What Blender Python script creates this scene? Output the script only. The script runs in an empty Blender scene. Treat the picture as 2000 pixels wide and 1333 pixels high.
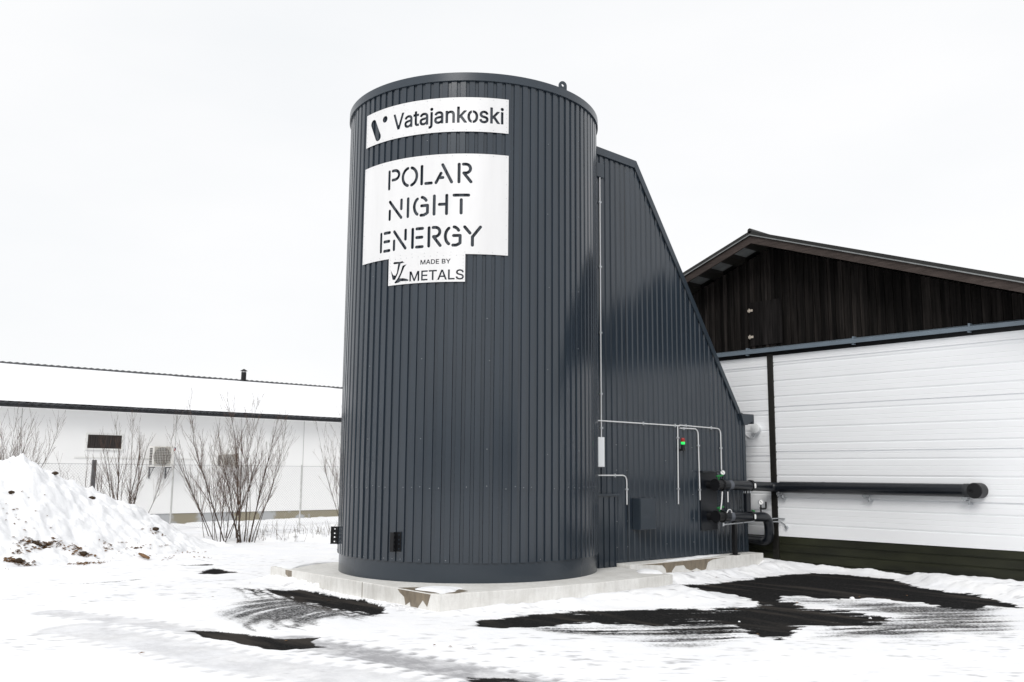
import bpy, bmesh, math, random
import numpy as np
import mathutils
from mathutils import Vector, Matrix

random.seed(7)
rng = np.random.default_rng(11)
scn = bpy.context.scene
COL = scn.collection
R = math.radians

# ------------------------------------------------------------------ camera
FPX = 1795.8                      # focal length in pixels of a 2000 px wide frame
CAM = Vector((11.418, -9.216, 1.475))
hd, pt, rl = 0.84737687, 0.142366, 0.0070346
fw = Vector((-math.sin(hd) * math.cos(pt), math.cos(hd) * math.cos(pt), math.sin(pt)))
rt = Vector((math.cos(hd), math.sin(hd), 0)); up = rt.cross(fw)
rt2 = math.cos(rl) * rt + math.sin(rl) * up
up2 = -math.sin(rl) * rt + math.cos(rl) * up
cd = bpy.data.cameras.new("camera"); cam = bpy.data.objects.new("camera", cd); COL.objects.link(cam)
cam.matrix_world = Matrix(((rt2.x, up2.x, -fw.x, CAM.x), (rt2.y, up2.y, -fw.y, CAM.y),
                           (rt2.z, up2.z, -fw.z, CAM.z), (0, 0, 0, 1)))
cd.sensor_width = 36.0; cd.lens = 36.0 * FPX / 2000.0
cd.clip_start = 0.05; cd.clip_end = 3000
scn.camera = cam

# ------------------------------------------------------------------ world: overcast
SUN_EL, SUN_AZ = R(38), R(205)
w = bpy.data.worlds.new("World"); scn.world = w; w.use_nodes = True
nt = w.node_tree; nt.nodes.clear()
def N(t, tp, **kw):
    n = t.nodes.new(tp)
    for k, v in kw.items(): setattr(n, k, v)
    return n
wo = N(nt, 'ShaderNodeOutputWorld')
sky = N(nt, 'ShaderNodeTexSky', sky_type='NISHITA', sun_disc=False, sun_elevation=SUN_EL, sun_rotation=SUN_AZ)
bgs = N(nt, 'ShaderNodeBackground'); bgs.inputs[1].default_value = 0.12
bgc = N(nt, 'ShaderNodeBackground'); bgc.inputs[1].default_value = 1.0
tc = N(nt, 'ShaderNodeTexCoord')
mp = N(nt, 'ShaderNodeMapping'); mp.inputs['Scale'].default_value = (1.0, 1.0, 3.0)
ns = N(nt, 'ShaderNodeTexNoise'); ns.inputs['Scale'].default_value = 1.7; ns.inputs['Detail'].default_value = 5; ns.inputs['Roughness'].default_value = 0.5
cr = N(nt, 'ShaderNodeValToRGB')
cr.color_ramp.elements[0].position = 0.30; cr.color_ramp.elements[0].color = (0.895, 0.91, 0.925, 1)
cr.color_ramp.elements[1].position = 0.62; cr.color_ramp.elements[1].color = (.965, .965, .97, 1)
mx = N(nt, 'ShaderNodeMixShader'); mx.inputs[0].default_value = 0.97
L = nt.links.new
L(tc.outputs['Generated'], mp.inputs[0]); L(mp.outputs[0], ns.inputs['Vector']); L(ns.outputs['Fac'], cr.inputs[0])
L(cr.outputs[0], bgc.inputs[0]); L(sky.outputs[0], bgs.inputs[0])
L(bgs.outputs[0], mx.inputs[1]); L(bgc.outputs[0], mx.inputs[2]); L(mx.outputs[0], wo.inputs[0])

sl = bpy.data.lights.new("sun", 'SUN'); sl.energy = 1.45; sl.angle = R(25); sl.color = (1.0, 0.97, 0.93)
so = bpy.data.objects.new("sun", sl); COL.objects.link(so)
sd = Vector((0.55, -0.83, 0)).normalized() * math.cos(SUN_EL) + Vector((0, 0, math.sin(SUN_EL)))
so.rotation_euler = (-sd).to_track_quat('-Z', 'Y').to_euler()
sky.sun_rotation = math.atan2(sd.x, sd.y)
scn.view_settings.view_transform = 'Standard'; scn.view_settings.look = 'None'
scn.view_settings.exposure = 0.07; scn.view_settings.gamma = 1.0
scn.cycles.use_denoising = True
scn.cycles.max_bounces = 6

# ------------------------------------------------------------------ helpers
class MB:
    """Collects shapes and links them as ONE mesh object."""
    def __init__(s): s.v = []; s.f = []
    def add(s, vs, fs):
        o = len(s.v); s.v += [tuple(v) for v in vs]; s.f += [tuple(i + o for i in f) for f in fs]; return s
    def box(s, a, b):
        x0, y0, z0 = (min(a[i], b[i]) for i in range(3)); x1, y1, z1 = (max(a[i], b[i]) for i in range(3))
        return s.add([(x0,y0,z0),(x1,y0,z0),(x1,y1,z0),(x0,y1,z0),(x0,y0,z1),(x1,y0,z1),(x1,y1,z1),(x0,y1,z1)],
                     [(0,3,2,1),(4,5,6,7),(0,1,5,4),(1,2,6,5),(2,3,7,6),(3,0,4,7)])
    def obox(s, c, sz, M):
        h = [q / 2 for q in sz]; vs = []
        for z in (-1, 1):
            for x, y in ((-1,-1),(1,-1),(1,1),(-1,1)):
                p = Vector(c) + M @ Vector((x*h[0], y*h[1], z*h[2])); vs.append(tuple(p))
        return s.add(vs, [(0,3,2,1),(4,5,6,7),(0,1,5,4),(1,2,6,5),(2,3,7,6),(3,0,4,7)])
    def tube(s, pts, r, n=8, cap=True):
        pts = [Vector(p) for p in pts]; k = len(pts)
        if not hasattr(r, '__len__'): r = [r] * k
        o = len(s.v); u = None
        for i, p in enumerate(pts):
            t = (pts[min(i+1, k-1)] - pts[max(i-1, 0)]).normalized()
            if u is None:
                u = t.cross(Vector((0, 0, 1)) if abs(t.z) < .9 else Vector((1, 0, 0))).normalized()
            else:
                u = (u - t * u.dot(t)).normalized()
            w_ = t.cross(u)
            for j in range(n):
                a = 2 * math.pi * j / n
                s.v.append(tuple(p + (u * math.cos(a) + w_ * math.sin(a)) * r[i]))
        for i in range(k - 1):
            for j in range(n):
                a = o + i*n + j; b = o + i*n + (j+1) % n
                s.f.append((a, b, b + n, a + n))
        if cap:
            s.f.append(tuple(o + j for j in range(n))[::-1]); s.f.append(tuple(o + (k-1)*n + j for j in range(n)))
        return s
    def prism(s, poly, axis, d0, d1):
        """poly: 2D outline in the other two axes, extruded along axis."""
        def P(p, d):
            q = list(p); q.insert(axis, d); return tuple(q)
        n = len(poly); o = len(s.v)
        s.v += [P(p, d0) for p in poly] + [P(p, d1) for p in poly]
        s.f.append(tuple(o + i for i in range(n))[::-1]); s.f.append(tuple(o + n + i for i in range(n)))
        for i in range(n):
            j = (i+1) % n; s.f.append((o+i, o+j, o+n+j, o+n+i))
        return s
    def lathe(s, prof, n=32, c=(0,0,0), axis='Z', closed=False):
        o = len(s.v)
        for r_, h in prof:
            for j in range(n):
                a = 2*math.pi*j/n; x, y = r_*math.cos(a), r_*math.sin(a)
                p = {'Z': (x, y, h), 'X': (h, x, y), 'Y': (y, h, x)}[axis]
                s.v.append((p[0]+c[0], p[1]+c[1], p[2]+c[2]))
        for i in range(len(prof)-1):
            for j in range(n):
                a = o+i*n+j; b = o+i*n+(j+1) % n; s.f.append((a, b, b+n, a+n))
        if not closed:
            s.f.append(tuple(o+j for j in range(n))[::-1]); s.f.append(tuple(o+(len(prof)-1)*n+j for j in range(n)))
        return s
    def build(s, name, mat, parent=None, smooth=None, bevel=0, fix=True):
        me = bpy.data.meshes.new(name); me.from_pydata(s.v, [], s.f); me.update()
        if fix:
            bm = bmesh.new(); bm.from_mesh(me); bmesh.ops.recalc_face_normals(bm, faces=bm.faces); bm.to_mesh(me); bm.free()
        if smooth is not None:
            me.polygons.foreach_set('use_smooth', [True]*len(me.polygons))
            me.set_sharp_from_angle(angle=R(smooth))
        me.materials.append(mat)
        o = bpy.data.objects.new(name, me); COL.objects.link(o)
        if parent is not None:
            o.parent = parent
            o.matrix_parent_inverse = Matrix.Translation(parent.location).inverted()
        if bevel:
            b = o.modifiers.new('bevel', 'BEVEL'); b.width = bevel; b.segments = 2; b.limit_method = 'ANGLE'; b.angle_limit = R(40)
        return o

def tag(o, label=None, cat=None, group=None, kind=None):
    if label: o['label'] = label
    if cat: o['category'] = cat
    if group: o['group'] = group
    if kind: o['kind'] = kind
    return o
def thing(name, loc, label, cat, group=None):
    o = bpy.data.objects.new(name, None); COL.objects.link(o); o.location = loc; o.empty_display_size = .2
    return tag(o, label, cat, group)

def smoothpath(pts, rad, n=6):
    """polyline with its inner corners rounded to radius rad"""
    P = [Vector(p) for p in pts]; out = [P[0]]
    for i in range(1, len(P)-1):
        a, b, c = P[i-1], P[i], P[i+1]
        d1 = (a-b).normalized(); d2 = (c-b).normalized()
        q = min(rad, (a-b).length*.49, (c-b).length*.49)
        p0, p1 = b + d1*q, b + d2*q
        for k in range(n+1):
            t = k/n; out.append(p0*(1-t)**2 + b*2*t*(1-t) + p1*t*t)
    out.append(P[-1]); return out

# ------------------------------------------------------------------ materials
def mat(name, col, rough=.5, metal=0.0, spec=.5, var=0.0, vscale=3.0, vstretch=(1,1,1), bump=0.0, bscale=20.0, bstretch=(1,1,1), attr=None, col2=None, emit=None):
    m = bpy.data.materials.new(name); m.use_nodes = True; t = m.node_tree
    b = t.nodes['Principled BSDF']
    b.inputs['Base Color'].default_value = (*col, 1); b.inputs['Roughness'].default_value = rough
    b.inputs['Metallic'].default_value = metal; b.inputs['Specular IOR Level'].default_value = spec
    ge = N(t, 'ShaderNodeNewGeometry'); base = None
    if var or col2:
        mpn = N(t, 'ShaderNodeMapping'); mpn.inputs['Scale'].default_value = vstretch
        nz = N(t, 'ShaderNodeTexNoise'); nz.inputs['Scale'].default_value = vscale; nz.inputs['Detail'].default_value = 6; nz.inputs['Roughness'].default_value = .6
        t.links.new(ge.outputs['Position'], mpn.inputs[0]); t.links.new(mpn.outputs[0], nz.inputs['Vector'])
        r = N(t, 'ShaderNodeValToRGB'); r.color_ramp.elements[0].position = .32; r.color_ramp.elements[1].position = .68
        c2 = col2 or tuple(min(1, c*(1+var)) for c in col); c1 = col if col2 else tuple(c*(1-var) for c in col)
        r.color_ramp.elements[0].color = (*c1, 1); r.color_ramp.elements[1].color = (*c2, 1)
        t.links.new(nz.outputs['Fac'], r.inputs[0]); base = r.outputs[0]
    if attr:
        an = N(t, 'ShaderNodeAttribute'); an.attribute_name = attr
        mm = N(t, 'ShaderNodeMix', data_type='RGBA', blend_type='MULTIPLY'); mm.inputs[0].default_value = 1
        if base is not None: t.links.new(base, mm.inputs[6])
        else: mm.inputs[6].default_value = (*col, 1)
        t.links.new(an.outputs['Color'], mm.inputs[7]); base = mm.outputs[2]
    if base is not None: t.links.new(base, b.inputs['Base Color'])
    if bump:
        mpn = N(t, 'ShaderNodeMapping'); mpn.inputs['Scale'].default_value = bstretch
        nz = N(t, 'ShaderNodeTexNoise'); nz.inputs['Scale'].default_value = bscale; nz.inputs['Detail'].default_value = 4
        bp = N(t, 'ShaderNodeBump'); bp.inputs['Strength'].default_value = 1.0; bp.inputs['Distance'].default_value = bump
        t.links.new(ge.outputs['Position'], mpn.inputs[0]); t.links.new(mpn.outputs[0], nz.inputs['Vector'])
        t.links.new(nz.outputs['Fac'], bp.inputs['Height']); t.links.new(bp.outputs[0], b.inputs['Normal'])
    if emit:
        b.inputs['Emission Color'].default_value = (*emit[0], 1); b.inputs['Emission Strength'].default_value = emit[1]
    return m

M_CLAD = mat('anthracite_paint', (.0205, .0295, .041), .19, spec=.65, var=.08, vscale=1.3, vstretch=(3,3,.6), bump=.0012, bscale=1.4, bstretch=(1,1,.3))
M_TRIM = mat('anthracite_trim', (.028, .038, .050), .28, spec=.5, var=.08, vscale=2)
M_BAND = mat('anthracite_flashing', (.026, .035, .046), .26, spec=.5, bump=.012, bscale=1.1)
M_BLACK = mat('black_steel', (.0065, .0068, .008), .45, spec=.35)
M_PIPE = mat('black_insulated_pipe', (.006, .008, .012), .30, var=.2, vscale=9, bump=.001, bscale=14)
M_BAND2D = mat('dark_grey_tape', (.020, .022, .026), .5)
M_BAND2 = mat('grey_tape', (.10, .11, .13), .5)
M_SIGN = mat('brushed_sign_steel', (.70, .70, .705), .38, spec=.5, var=.05, vscale=1.2, vstretch=(2.5,2.5,.25))
M_STEEL = mat('galvanised_steel', (.50, .52, .54), .38, metal=.7, var=.12, vscale=9)
M_CONDUIT = mat('white_conduit', (.72, .73, .74), .4)
M_WBOX = mat('light_grey_plastic', (.80, .82, .83), .4)
M_SCREW = mat('screw_head', (.26, .28, .30), .35, metal=.4)
M_RED = mat('red_lens', (.28, .012, .010), .15)
M_GREENL = mat('lit_green_lens', (.02, .5, .08), .2, emit=((.02, .75, .12), 1.0))
M_GREEN = mat('green_handle', (.004, .20, .035), .4)
M_DIAL = mat('white_dial', (.85, .85, .84), .35)
M_PANEL = mat('white_sandwich_panel', (.865, .88, .90), .42, spec=.4, var=.02, vscale=.7, vstretch=(1,1,4), bump=0)
M_PLINTH = mat('dark_green_panel', (.009, .010, .006), .45, spec=.3, col2=(.028, .030, .016), vscale=1.6, vstretch=(.5,1,2.5))
M_POST = mat('dark_brown_steel', (.012, .011, .009), .5, var=.3, vscale=6)
M_WOOD = mat('tarred_boards', (.0105, .0093, .0088), .8, spec=.10, var=.75, vscale=14, vstretch=(1.6,1.6,.10), attr='tone', bump=.003, bscale=30, bstretch=(1,1,.08))
M_BARGE = mat('weathered_board', (.050, .039, .035), .75, spec=.2, var=.35, vscale=10, vstretch=(.3,4,3), bump=.003, bscale=25, bstretch=(.2,2,2))
M_ROOF = mat('black_sheet_roof', (.012, .012, .011), .5, var=.3, vscale=3)
M_SOFFIT = mat('galvanised_soffit', (.20, .21, .21), .5, var=.2, vscale=5)
M_RAIL = mat('blue_grey_flashing', (.16, .20, .24), .35, spec=.5, var=.08, vscale=4)
M_HINGE = mat('galvanised_hinge', (.45, .40, .34), .5, var=.3, vscale=20)
M_RENDER = mat('white_wall_panel', (.90, .90, .895), .6, var=.012, vscale=.8)
M_EAVE = mat('dark_metal_eave', (.035, .037, .042), .5, var=.3, vscale=6)
M_ACW = mat('ac_white', (.72, .71, .68), .5)
M_ACG = mat('ac_grille_grey', (.13, .12, .105), .6)
M_ACD = mat('ac_dark', (.03, .03, .03), .6)
M_LOUV = mat('dark_brown_louvre', (.022, .016, .014), .6, var=.4, vscale=6)
M_FRAME = mat('white_trim', (.78, .78, .76), .5)
M_BARK = mat('willow_bark', (.066, .049, .039), .8, spec=.2, var=.4, vscale=12)
M_TWIG = mat('reddish_twig', (.115, .075, .058), .8, spec=.2, var=.3, vscale=9)
M_GRASS = mat('dry_stalk', (.10, .075, .05), .9, var=.4, vscale=30)
M_LITTER = mat('brown_litter', (.10, .058, .032), .9, spec=.1, col2=(.26, .155, .08), vscale=25)
M_CLOD = mat('brown_earth', (.06, .043, .030), .9, spec=.1, var=.5, vscale=22, bump=.01, bscale=40)
M_FENCE = mat('fence_wire', (.42, .43, .44), .5, metal=.3)
M_GALV = mat('pale_galvanised_post', (.55, .55, .54), .6, var=.2, vscale=12)
M_POSTG = mat('grey_fence_post', (.10, .10, .105), .6, var=.3, vscale=10)
M_STAIN = mat('wet_concrete', (.20, .165, .12), .35, var=.25, vscale=14, vstretch=(1,1,.4))
M_BLUE = mat('dark_blue_print', (.015, .02, .10), .5)
M_REDP = mat('red_print', (.45, .03, .03), .5)

def snow_mat():
    m = bpy.data.materials.new('snow'); m.use_nodes = True; t = m.node_tree; b = t.nodes['Principled BSDF']
    b.inputs['Base Color'].default_value = (.90, .91, .93, 1); b.inputs['Roughness'].default_value = .75; b.inputs['Specular IOR Level'].default_value = .25
    ge = N(t, 'ShaderNodeNewGeometry')
    n1 = N(t, 'ShaderNodeTexNoise'); n1.inputs['Scale'].default_value = 9; n1.inputs['Detail'].default_value = 8; n1.inputs['Roughness'].default_value = .65
    bp = N(t, 'ShaderNodeBump'); bp.inputs['Distance'].default_value = .03; bp.inputs['Strength'].default_value = .6
    t.links.new(ge.outputs['Position'], n1.inputs['Vector']); t.links.new(n1.outputs['Fac'], bp.inputs['Height']); t.links.new(bp.outputs[0], b.inputs['Normal'])
    return m
M_SNOW = snow_mat()

def concrete_mat():
    m = bpy.data.materials.new('pale_concrete'); m.use_nodes = True; t = m.node_tree; b = t.nodes['Principled BSDF']
    b.inputs['Roughness'].default_value = .85; b.inputs['Specular IOR Level'].default_value = .25
    ge = N(t, 'ShaderNodeNewGeometry')
    def noise(sc, st, det=6):
        mpn = N(t, 'ShaderNodeMapping'); mpn.inputs['Scale'].default_value = st
        n = N(t, 'ShaderNodeTexNoise'); n.inputs['Scale'].default_value = sc; n.inputs['Detail'].default_value = det; n.inputs['Roughness'].default_value = .65
        t.links.new(ge.outputs['Position'], mpn.inputs[0]); t.links.new(mpn.outputs[0], n.inputs['Vector']); return n.outputs['Fac']
    def ramp(src, a, b_, ca, cb):
        r = N(t, 'ShaderNodeValToRGB'); r.color_ramp.elements[0].position = a; r.color_ramp.elements[1].position = b_
        r.color_ramp.elements[0].color = (*ca, 1); r.color_ramp.elements[1].color = (*cb, 1); t.links.new(src, r.inputs[0]); return r.outputs[0]
    c1 = ramp(noise(2.2, (1,1,1)), .3, .7, (.64, .63, .60), (.80, .795, .775))
    c2 = ramp(noise(16, (1,1,.22)), .28, .60, (.70, .69, .67), (1, 1, 1))
    c3 = ramp(noise(75, (1,1,1), 2), .24, .33, (.45, .43, .40), (1, 1, 1))
    m1 = N(t, 'ShaderNodeMix', data_type='RGBA', blend_type='MULTIPLY'); m1.inputs[0].default_value = .5
    m2 = N(t, 'ShaderNodeMix', data_type='RGBA', blend_type='MULTIPLY'); m2.inputs[0].default_value = .8
    t.links.new(c1, m1.inputs[6]); t.links.new(c2, m1.inputs[7]); t.links.new(m1.outputs[2], m2.inputs[6]); t.links.new(c3, m2.inputs[7])
    t.links.new(m2.outputs[2], b.inputs['Base Color'])
    bp = N(t, 'ShaderNodeBump'); bp.inputs['Distance'].default_value = .004; t.links.new(noise(40, (1,1,1)), bp.inputs['Height']); t.links.new(bp.outputs[0], b.inputs['Normal'])
    return m
M_CONC = concrete_mat()
def plinth_mat():
    m = bpy.data.materials.new('stained_concrete_plinth'); m.use_nodes = True; t = m.node_tree; b = t.nodes['Principled BSDF']
    b.inputs['Roughness'].default_value = .85
    ge = N(t, 'ShaderNodeNewGeometry'); n = N(t, 'ShaderNodeTexNoise'); n.inputs['Scale'].default_value = 1.1; n.inputs['Detail'].default_value = 5
    r = N(t, 'ShaderNodeValToRGB'); r.color_ramp.elements[0].position = .48; r.color_ramp.elements[0].color = (.42, .43, .44, 1)
    r.color_ramp.elements[1].position = .53; r.color_ramp.elements[1].color = (.27, .24, .165, 1)
    t.links.new(ge.outputs['Position'], n.inputs['Vector']); t.links.new(n.outputs['Fac'], r.inputs[0]); t.links.new(r.outputs[0], b.inputs['Base Color'])
    return m
M_WPL = plinth_mat()

# ------------------------------------------------------------------ numpy noise and outlines
_T = rng.random((256, 256))
def vnoise(x, y):
    xi = np.floor(x).astype(int); yi = np.floor(y).astype(int); fx = x - xi; fy = y - yi
    fx = fx*fx*(3-2*fx); fy = fy*fy*(3-2*fy)
    a = _T[xi & 255, yi & 255]; b = _T[(xi+1) & 255, yi & 255]; c = _T[xi & 255, (yi+1) & 255]; d = _T[(xi+1) & 255, (yi+1) & 255]
    return (a*(1-fx)+b*fx)*(1-fy) + (c*(1-fx)+d*fx)*fy
def fbm(x, y, o=4):
    s = 0; a = .5; t = 0
    for i in range(o):
        s = s + a*vnoise(x*2**i + 17*i, y*2**i + 31*i); t += a; a *= .5
    return s/t
def sst(a, b, x):
    t = np.clip((x-a)/(b-a), 0, 1); return t*t*(3-2*t)
def sdf_poly(X, Y, P):
    """negative inside"""
    d = np.full(X.shape, 1e9); s = np.ones(X.shape); n = len(P)
    for i in range(n):
        (x0, y0), (x1, y1) = P[i], P[i-1]
        ex, ey = x1-x0, y1-y0; wx, wy = X-x0, Y-y0
        t = np.clip((wx*ex+wy*ey)/(ex*ex+ey*ey+1e-12), 0, 1); bx, by = wx-ex*t, wy-ey*t
        d = np.minimum(d, bx*bx+by*by)
        c1 = Y >= y0; c2 = Y < y1; c3 = ex*wy > ey*wx
        s = np.where((c1 & c2 & c3) | (~c1 & ~c2 & ~c3), -s, s)
    return s*np.sqrt(d)
def sd_line(X, Y, P):
    d = np.full(X.shape, 1e9); al = np.zeros(X.shape); acc = 0
    for (x0, y0), (x1, y1) in zip(P[:-1], P[1:]):
        ex, ey = x1-x0, y1-y0; ln = math.hypot(ex, ey); wx, wy = X-x0, Y-y0
        t = np.clip((wx*ex+wy*ey)/(ln*ln), 0, 1); q = np.hypot(wx-ex*t, wy-ey*t)
        al = np.where(q < d, acc+t*ln, al); d = np.minimum(d, q); acc += ln
    return d, al

# ------------------------------------------------------------------ ground (asphalt yard under snow)
GZ = -0.225
P1 = [(2.36,2.18),(2.48,3.2),(2.46,4.86),(2.51,5.62),(2.99,5.81),(3.93,5.75),(4.73,4.99),(5.27,4.88),(5.82,4.65),(6.46,4.21),(6.53,3.88),(6.26,3.66),(6.25,3.23),(5.92,3.11),(5.47,3.21),(4.89,3.21),(4.7,2.73),(4.34,2.72),(4.07,2.63),(4.17,2.06),(4.44,1.93),(4.38,1.54),(4.21,1.33),(4.09,1.64),(3.65,1.85),(3.17,2.04)]
P2 = [(2.99,-2.33),(3.0,-1.58),(3.23,-0.77),(3.67,0.13),(4.04,0.59),(4.23,1.2),(4.27,1.71),(4.39,2.01),(4.8,1.77),(5.33,1.85),(5.95,1.71),(6.08,0.92),(5.58,0.38),(5.82,-0.14),(5.86,-0.59),(5.65,-0.65),(5.38,-0.48),(5.02,-0.27),(4.71,-0.31),(4.55,-0.9),(4.23,-1.14),(3.84,-1.73),(3.58,-2.23),(3.27,-2.44)]
P3 = [(-1.05,-2.87),(-0.75,-2.52),(-0.2,-2.36),(0.8,-2.34),(1.35,-2.45),(1.85,-2.78),(1.8,-2.95),(1.19,-2.97),(0.72,-3.05),(0.13,-3.02)]
P4 = [(1.51,-5.06),(1.74,-4.86),(2.23,-4.69),(2.61,-4.48),(2.79,-4.13),(2.97,-4.39),(3.23,-4.42),(3.23,-4.81),(3.07,-4.91),(2.47,-5.0),(2.09,-5.11)]
P5 = [(-3.68,-2.78),(-4.43,-2.18),(-3.95,-2.2),(-3.4,-2.1),(-3.37,-2.61)]
P6 = [(-5.15,-2.5),(-5.15,-1.96),(-4.97,-1.94),(-4.86,-2.12)]
P7 = [(-3.32,-4.94),(-3.41,-4.55),(-3.49,-3.73),(-3.30,-4.37)]
P8 = [(5.29,-4.16),(5.27,-3.99),(5.53,-3.87),(5.96,-3.87),(5.51,-4.41)]
ZS1 = [(-1.82,-3.14),(-1.36,-2.6),(0.75,-2.66),(1.85,-2.75),(2.38,-3.32),(1.99,-3.57),(2.7,-3.98),(2.3,-4.67),(1.48,-4.86),(-0.09,-4.06)]
ZS2 = [(3.0,-2.67),(3.79,-1.68),(4.2,-1.28),(4.57,-0.13),(5.09,0.27),(5.84,-0.71),(5.82,-1.92),(4.89,-2.04),(3.69,-2.36)]
ZS3 = [(3.87,2.02),(4.28,2.65),(4.86,3.27),(5.55,3.32),(6.59,4.0),(7.38,1.78),(6.9,0.41),(6.09,-0.58),(5.57,0.4),(5.95,1.71),(4.89,1.88)]
T1 = [(2.85,-4.54),(3.22,-4.48),(4.28,-4.25),(4.98,-4.09),(5.55,-4.0),(6.08,-3.94),(7.5,-3.7)]
T2 = [(-0.58,-5.83),(0.03,-5.61),(0.86,-5.3),(1.63,-5.05)]
T3 = [(0.85,-5.95),(2.2,-5.61),(3.44,-5.45),(4.69,-4.95),(6.5,-4.6)]
BANKB = [(-1.5,6.32),(-1.5,5.4),(1.6,5.3),(1.58,2.2),(2.40,2.0),(2.45,3.0),(2.42,4.86),(2.47,5.66),(2.99,5.86),(3.95,5.80),(4.78,5.05),(6.45,4.43),(7.2,5.0),(9.5,5.5),(9.5,6.32)]
TRI = [(2.40,-0.6),(2.40,2.02),(3.12,1.97),(4.15,1.47),(4.01,0.63),(3.37,-0.36),(2.95,-1.6),(2.7,-2.35),(2.2,-2.6),(1.6,-2.45),(2.2,-2.2)]
FIELD = [(-8.55,-9),(-8.9,-1.0),(-8.65,0.0),(-9.55,0.3),(-9.3,0.95),(-8.7,1.9),(-6.5,4.5),(-5.2,7.5),(-5.6,20),(-16.5,20),(-16.5,-9)]

def graded(lo, hi, step, far):
    a = list(np.arange(lo, hi+1e-6, step)); s = step
    while a[-1] < far: s = min(s*1.35, 60); a.append(a[-1]+s)
    s = step
    while a[0] > -far: s = min(s*1.35, 60); a.insert(0, a[0]-s)
    return np.array(a)
gx = graded(-10.0, 8.2, .032, 500.0); gy = graded(-7.6, 6.5, .032, 500.0)
X, Y = np.meshgrid(gx, gy, indexing='ij')
near = (np.abs(X) < 40) & (np.abs(Y) < 40)
wob = (fbm(X*2.1, Y*2.1, 5)-.5)
wob2 = (fbm(X*7+5, Y*7, 4)-.5)
asp = np.zeros(X.shape)
for P, sharp in ((P1, .05), (P2, .06), (P3, .07), (P4, .035), (P5, .06), (P6, .05), (P7, .04), (P8, .1)):
    d = sdf_poly(X, Y, P) + wob*.28 + wob2*.22 + (vnoise(X*2+Y*1.2, (X*-14+Y*10))-.5)*(.16 if P in (P1, P2) else .05)
    if P is P4: d = sdf_poly(X, Y, P) + wob*.10 + wob2*.12
    if P in (P5, P6, P7): d = sdf_poly(X, Y, P) + wob2*.15
    asp = np.maximum(asp, 1 - sst(-sharp, sharp, d))
def streak(ang, along, across, thr, seed):
    c, s = math.cos(ang), math.sin(ang)
    u = X*c+Y*s; v = -X*s+Y*c + .10*np.sin(u*1.1)
    n = .65*vnoise(u*along+seed, v*across) + .35*vnoise(u*along*3+seed, v*across*2.3+9)
    return sst(thr, thr+.22, n)
us0, vs0 = X*math.cos(R(56))+Y*math.sin(R(56)), -X*math.sin(R(56))+Y*math.cos(R(56))
def zone(P, soft): return 1 - sst(-soft, soft*.5, sdf_poly(X, Y, P) + wob*.5)
# scraped ice: plough streaks through which the asphalt shows
cx, cy = X-0.2, Y+1.6
rad = np.hypot(cx-2.0, cy+1.4); arcs = sst(.52, .72, .6*vnoise(rad*17, np.arctan2(cy+1.4, cx-2.0)*2.2)+.4*vnoise(rad*40+5, np.arctan2(cy+1.4, cx-2.0)*4))
st1 = np.maximum(streak(R(-4), .8, 14, .42, 3), streak(R(-12), 1.1, 20, .47, 40))
dz1 = np.clip(1.15 - (-(Y+2.6))/1.3, 0, 1)
asp = np.maximum(asp, zone(ZS1, .35)*(np.maximum(st1*dz1, arcs*.6))*.95)
st2 = streak(R(52), .7, 15, .36, 77)
asp = np.maximum(asp, zone(ZS2, .4)*st2*np.clip(1.25-sdf_poly(X, Y, P2)/.9, .25, 1))
st3 = streak(R(62), .6, 16, .42, 120)
asp = np.maximum(asp, zone(ZS3, .4)*st3*np.clip(1.05-sdf_poly(X, Y, P2)/1.2, .3, 1)*.85)
brk = streak(R(50), .7, 18, .60, 200)
asp = asp*(1 - .85*brk*sst(-.55, -.05, sdf_poly(X, Y, P2))*(1-sst(0, .05, -sdf_poly(X, Y, P1)))*(X > 3.2))
thin = np.maximum.reduce([zone(ZS1, .5)*.72*np.clip(.35+1.1*vnoise(rad*13, np.arctan2(cy+1.4, cx-2.0)*1.5), .3, 1)*sst(-1.6, -.6, -np.hypot(X-.9, Y+3.3)*.8), zone(ZS2, .7)*.78*(.40+.9*vnoise(us0*.8+5, vs0*11)), zone(ZS3, .8)*.74*(.40+.9*vnoise(us0*.7+95, vs0*9))])
asp = np.maximum(asp, np.clip(thin, 0, .64))
# smooth banks of lying snow
bank = np.maximum.reduce([sst(0, .45, -sdf_poly(X, Y, BANKB) + wob*.25 + wob2*.05)*.13,
                          sst(0, .7, -sdf_poly(X, Y, TRI) + wob*.1)*.14,
                          sst(0, .5, -sdf_poly(X, Y, FIELD) + wob*.7 + wob2*.1)*(.10 + .10*fbm(X*.5, Y*.5, 3))])
dS = sdf_poly(X, Y, [(-2.1,-2.25),(2.22,-2.25),(2.5,.2),(2.48,1.9),(-2.1,1.9)])
crumb = (1-sst(.05, .30, dS))*(X < -.6)*(Y < -1.5)*sst(.30, .55, fbm(X*9, Y*9, 3))*.09
bank = np.maximum(bank, crumb)
bank = np.maximum(bank, (1-sst(.05, .22, dS+wob2*.2))*.07*(X < -1.0))
asp = asp*(1-sst(.004, .02, bank))
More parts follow.
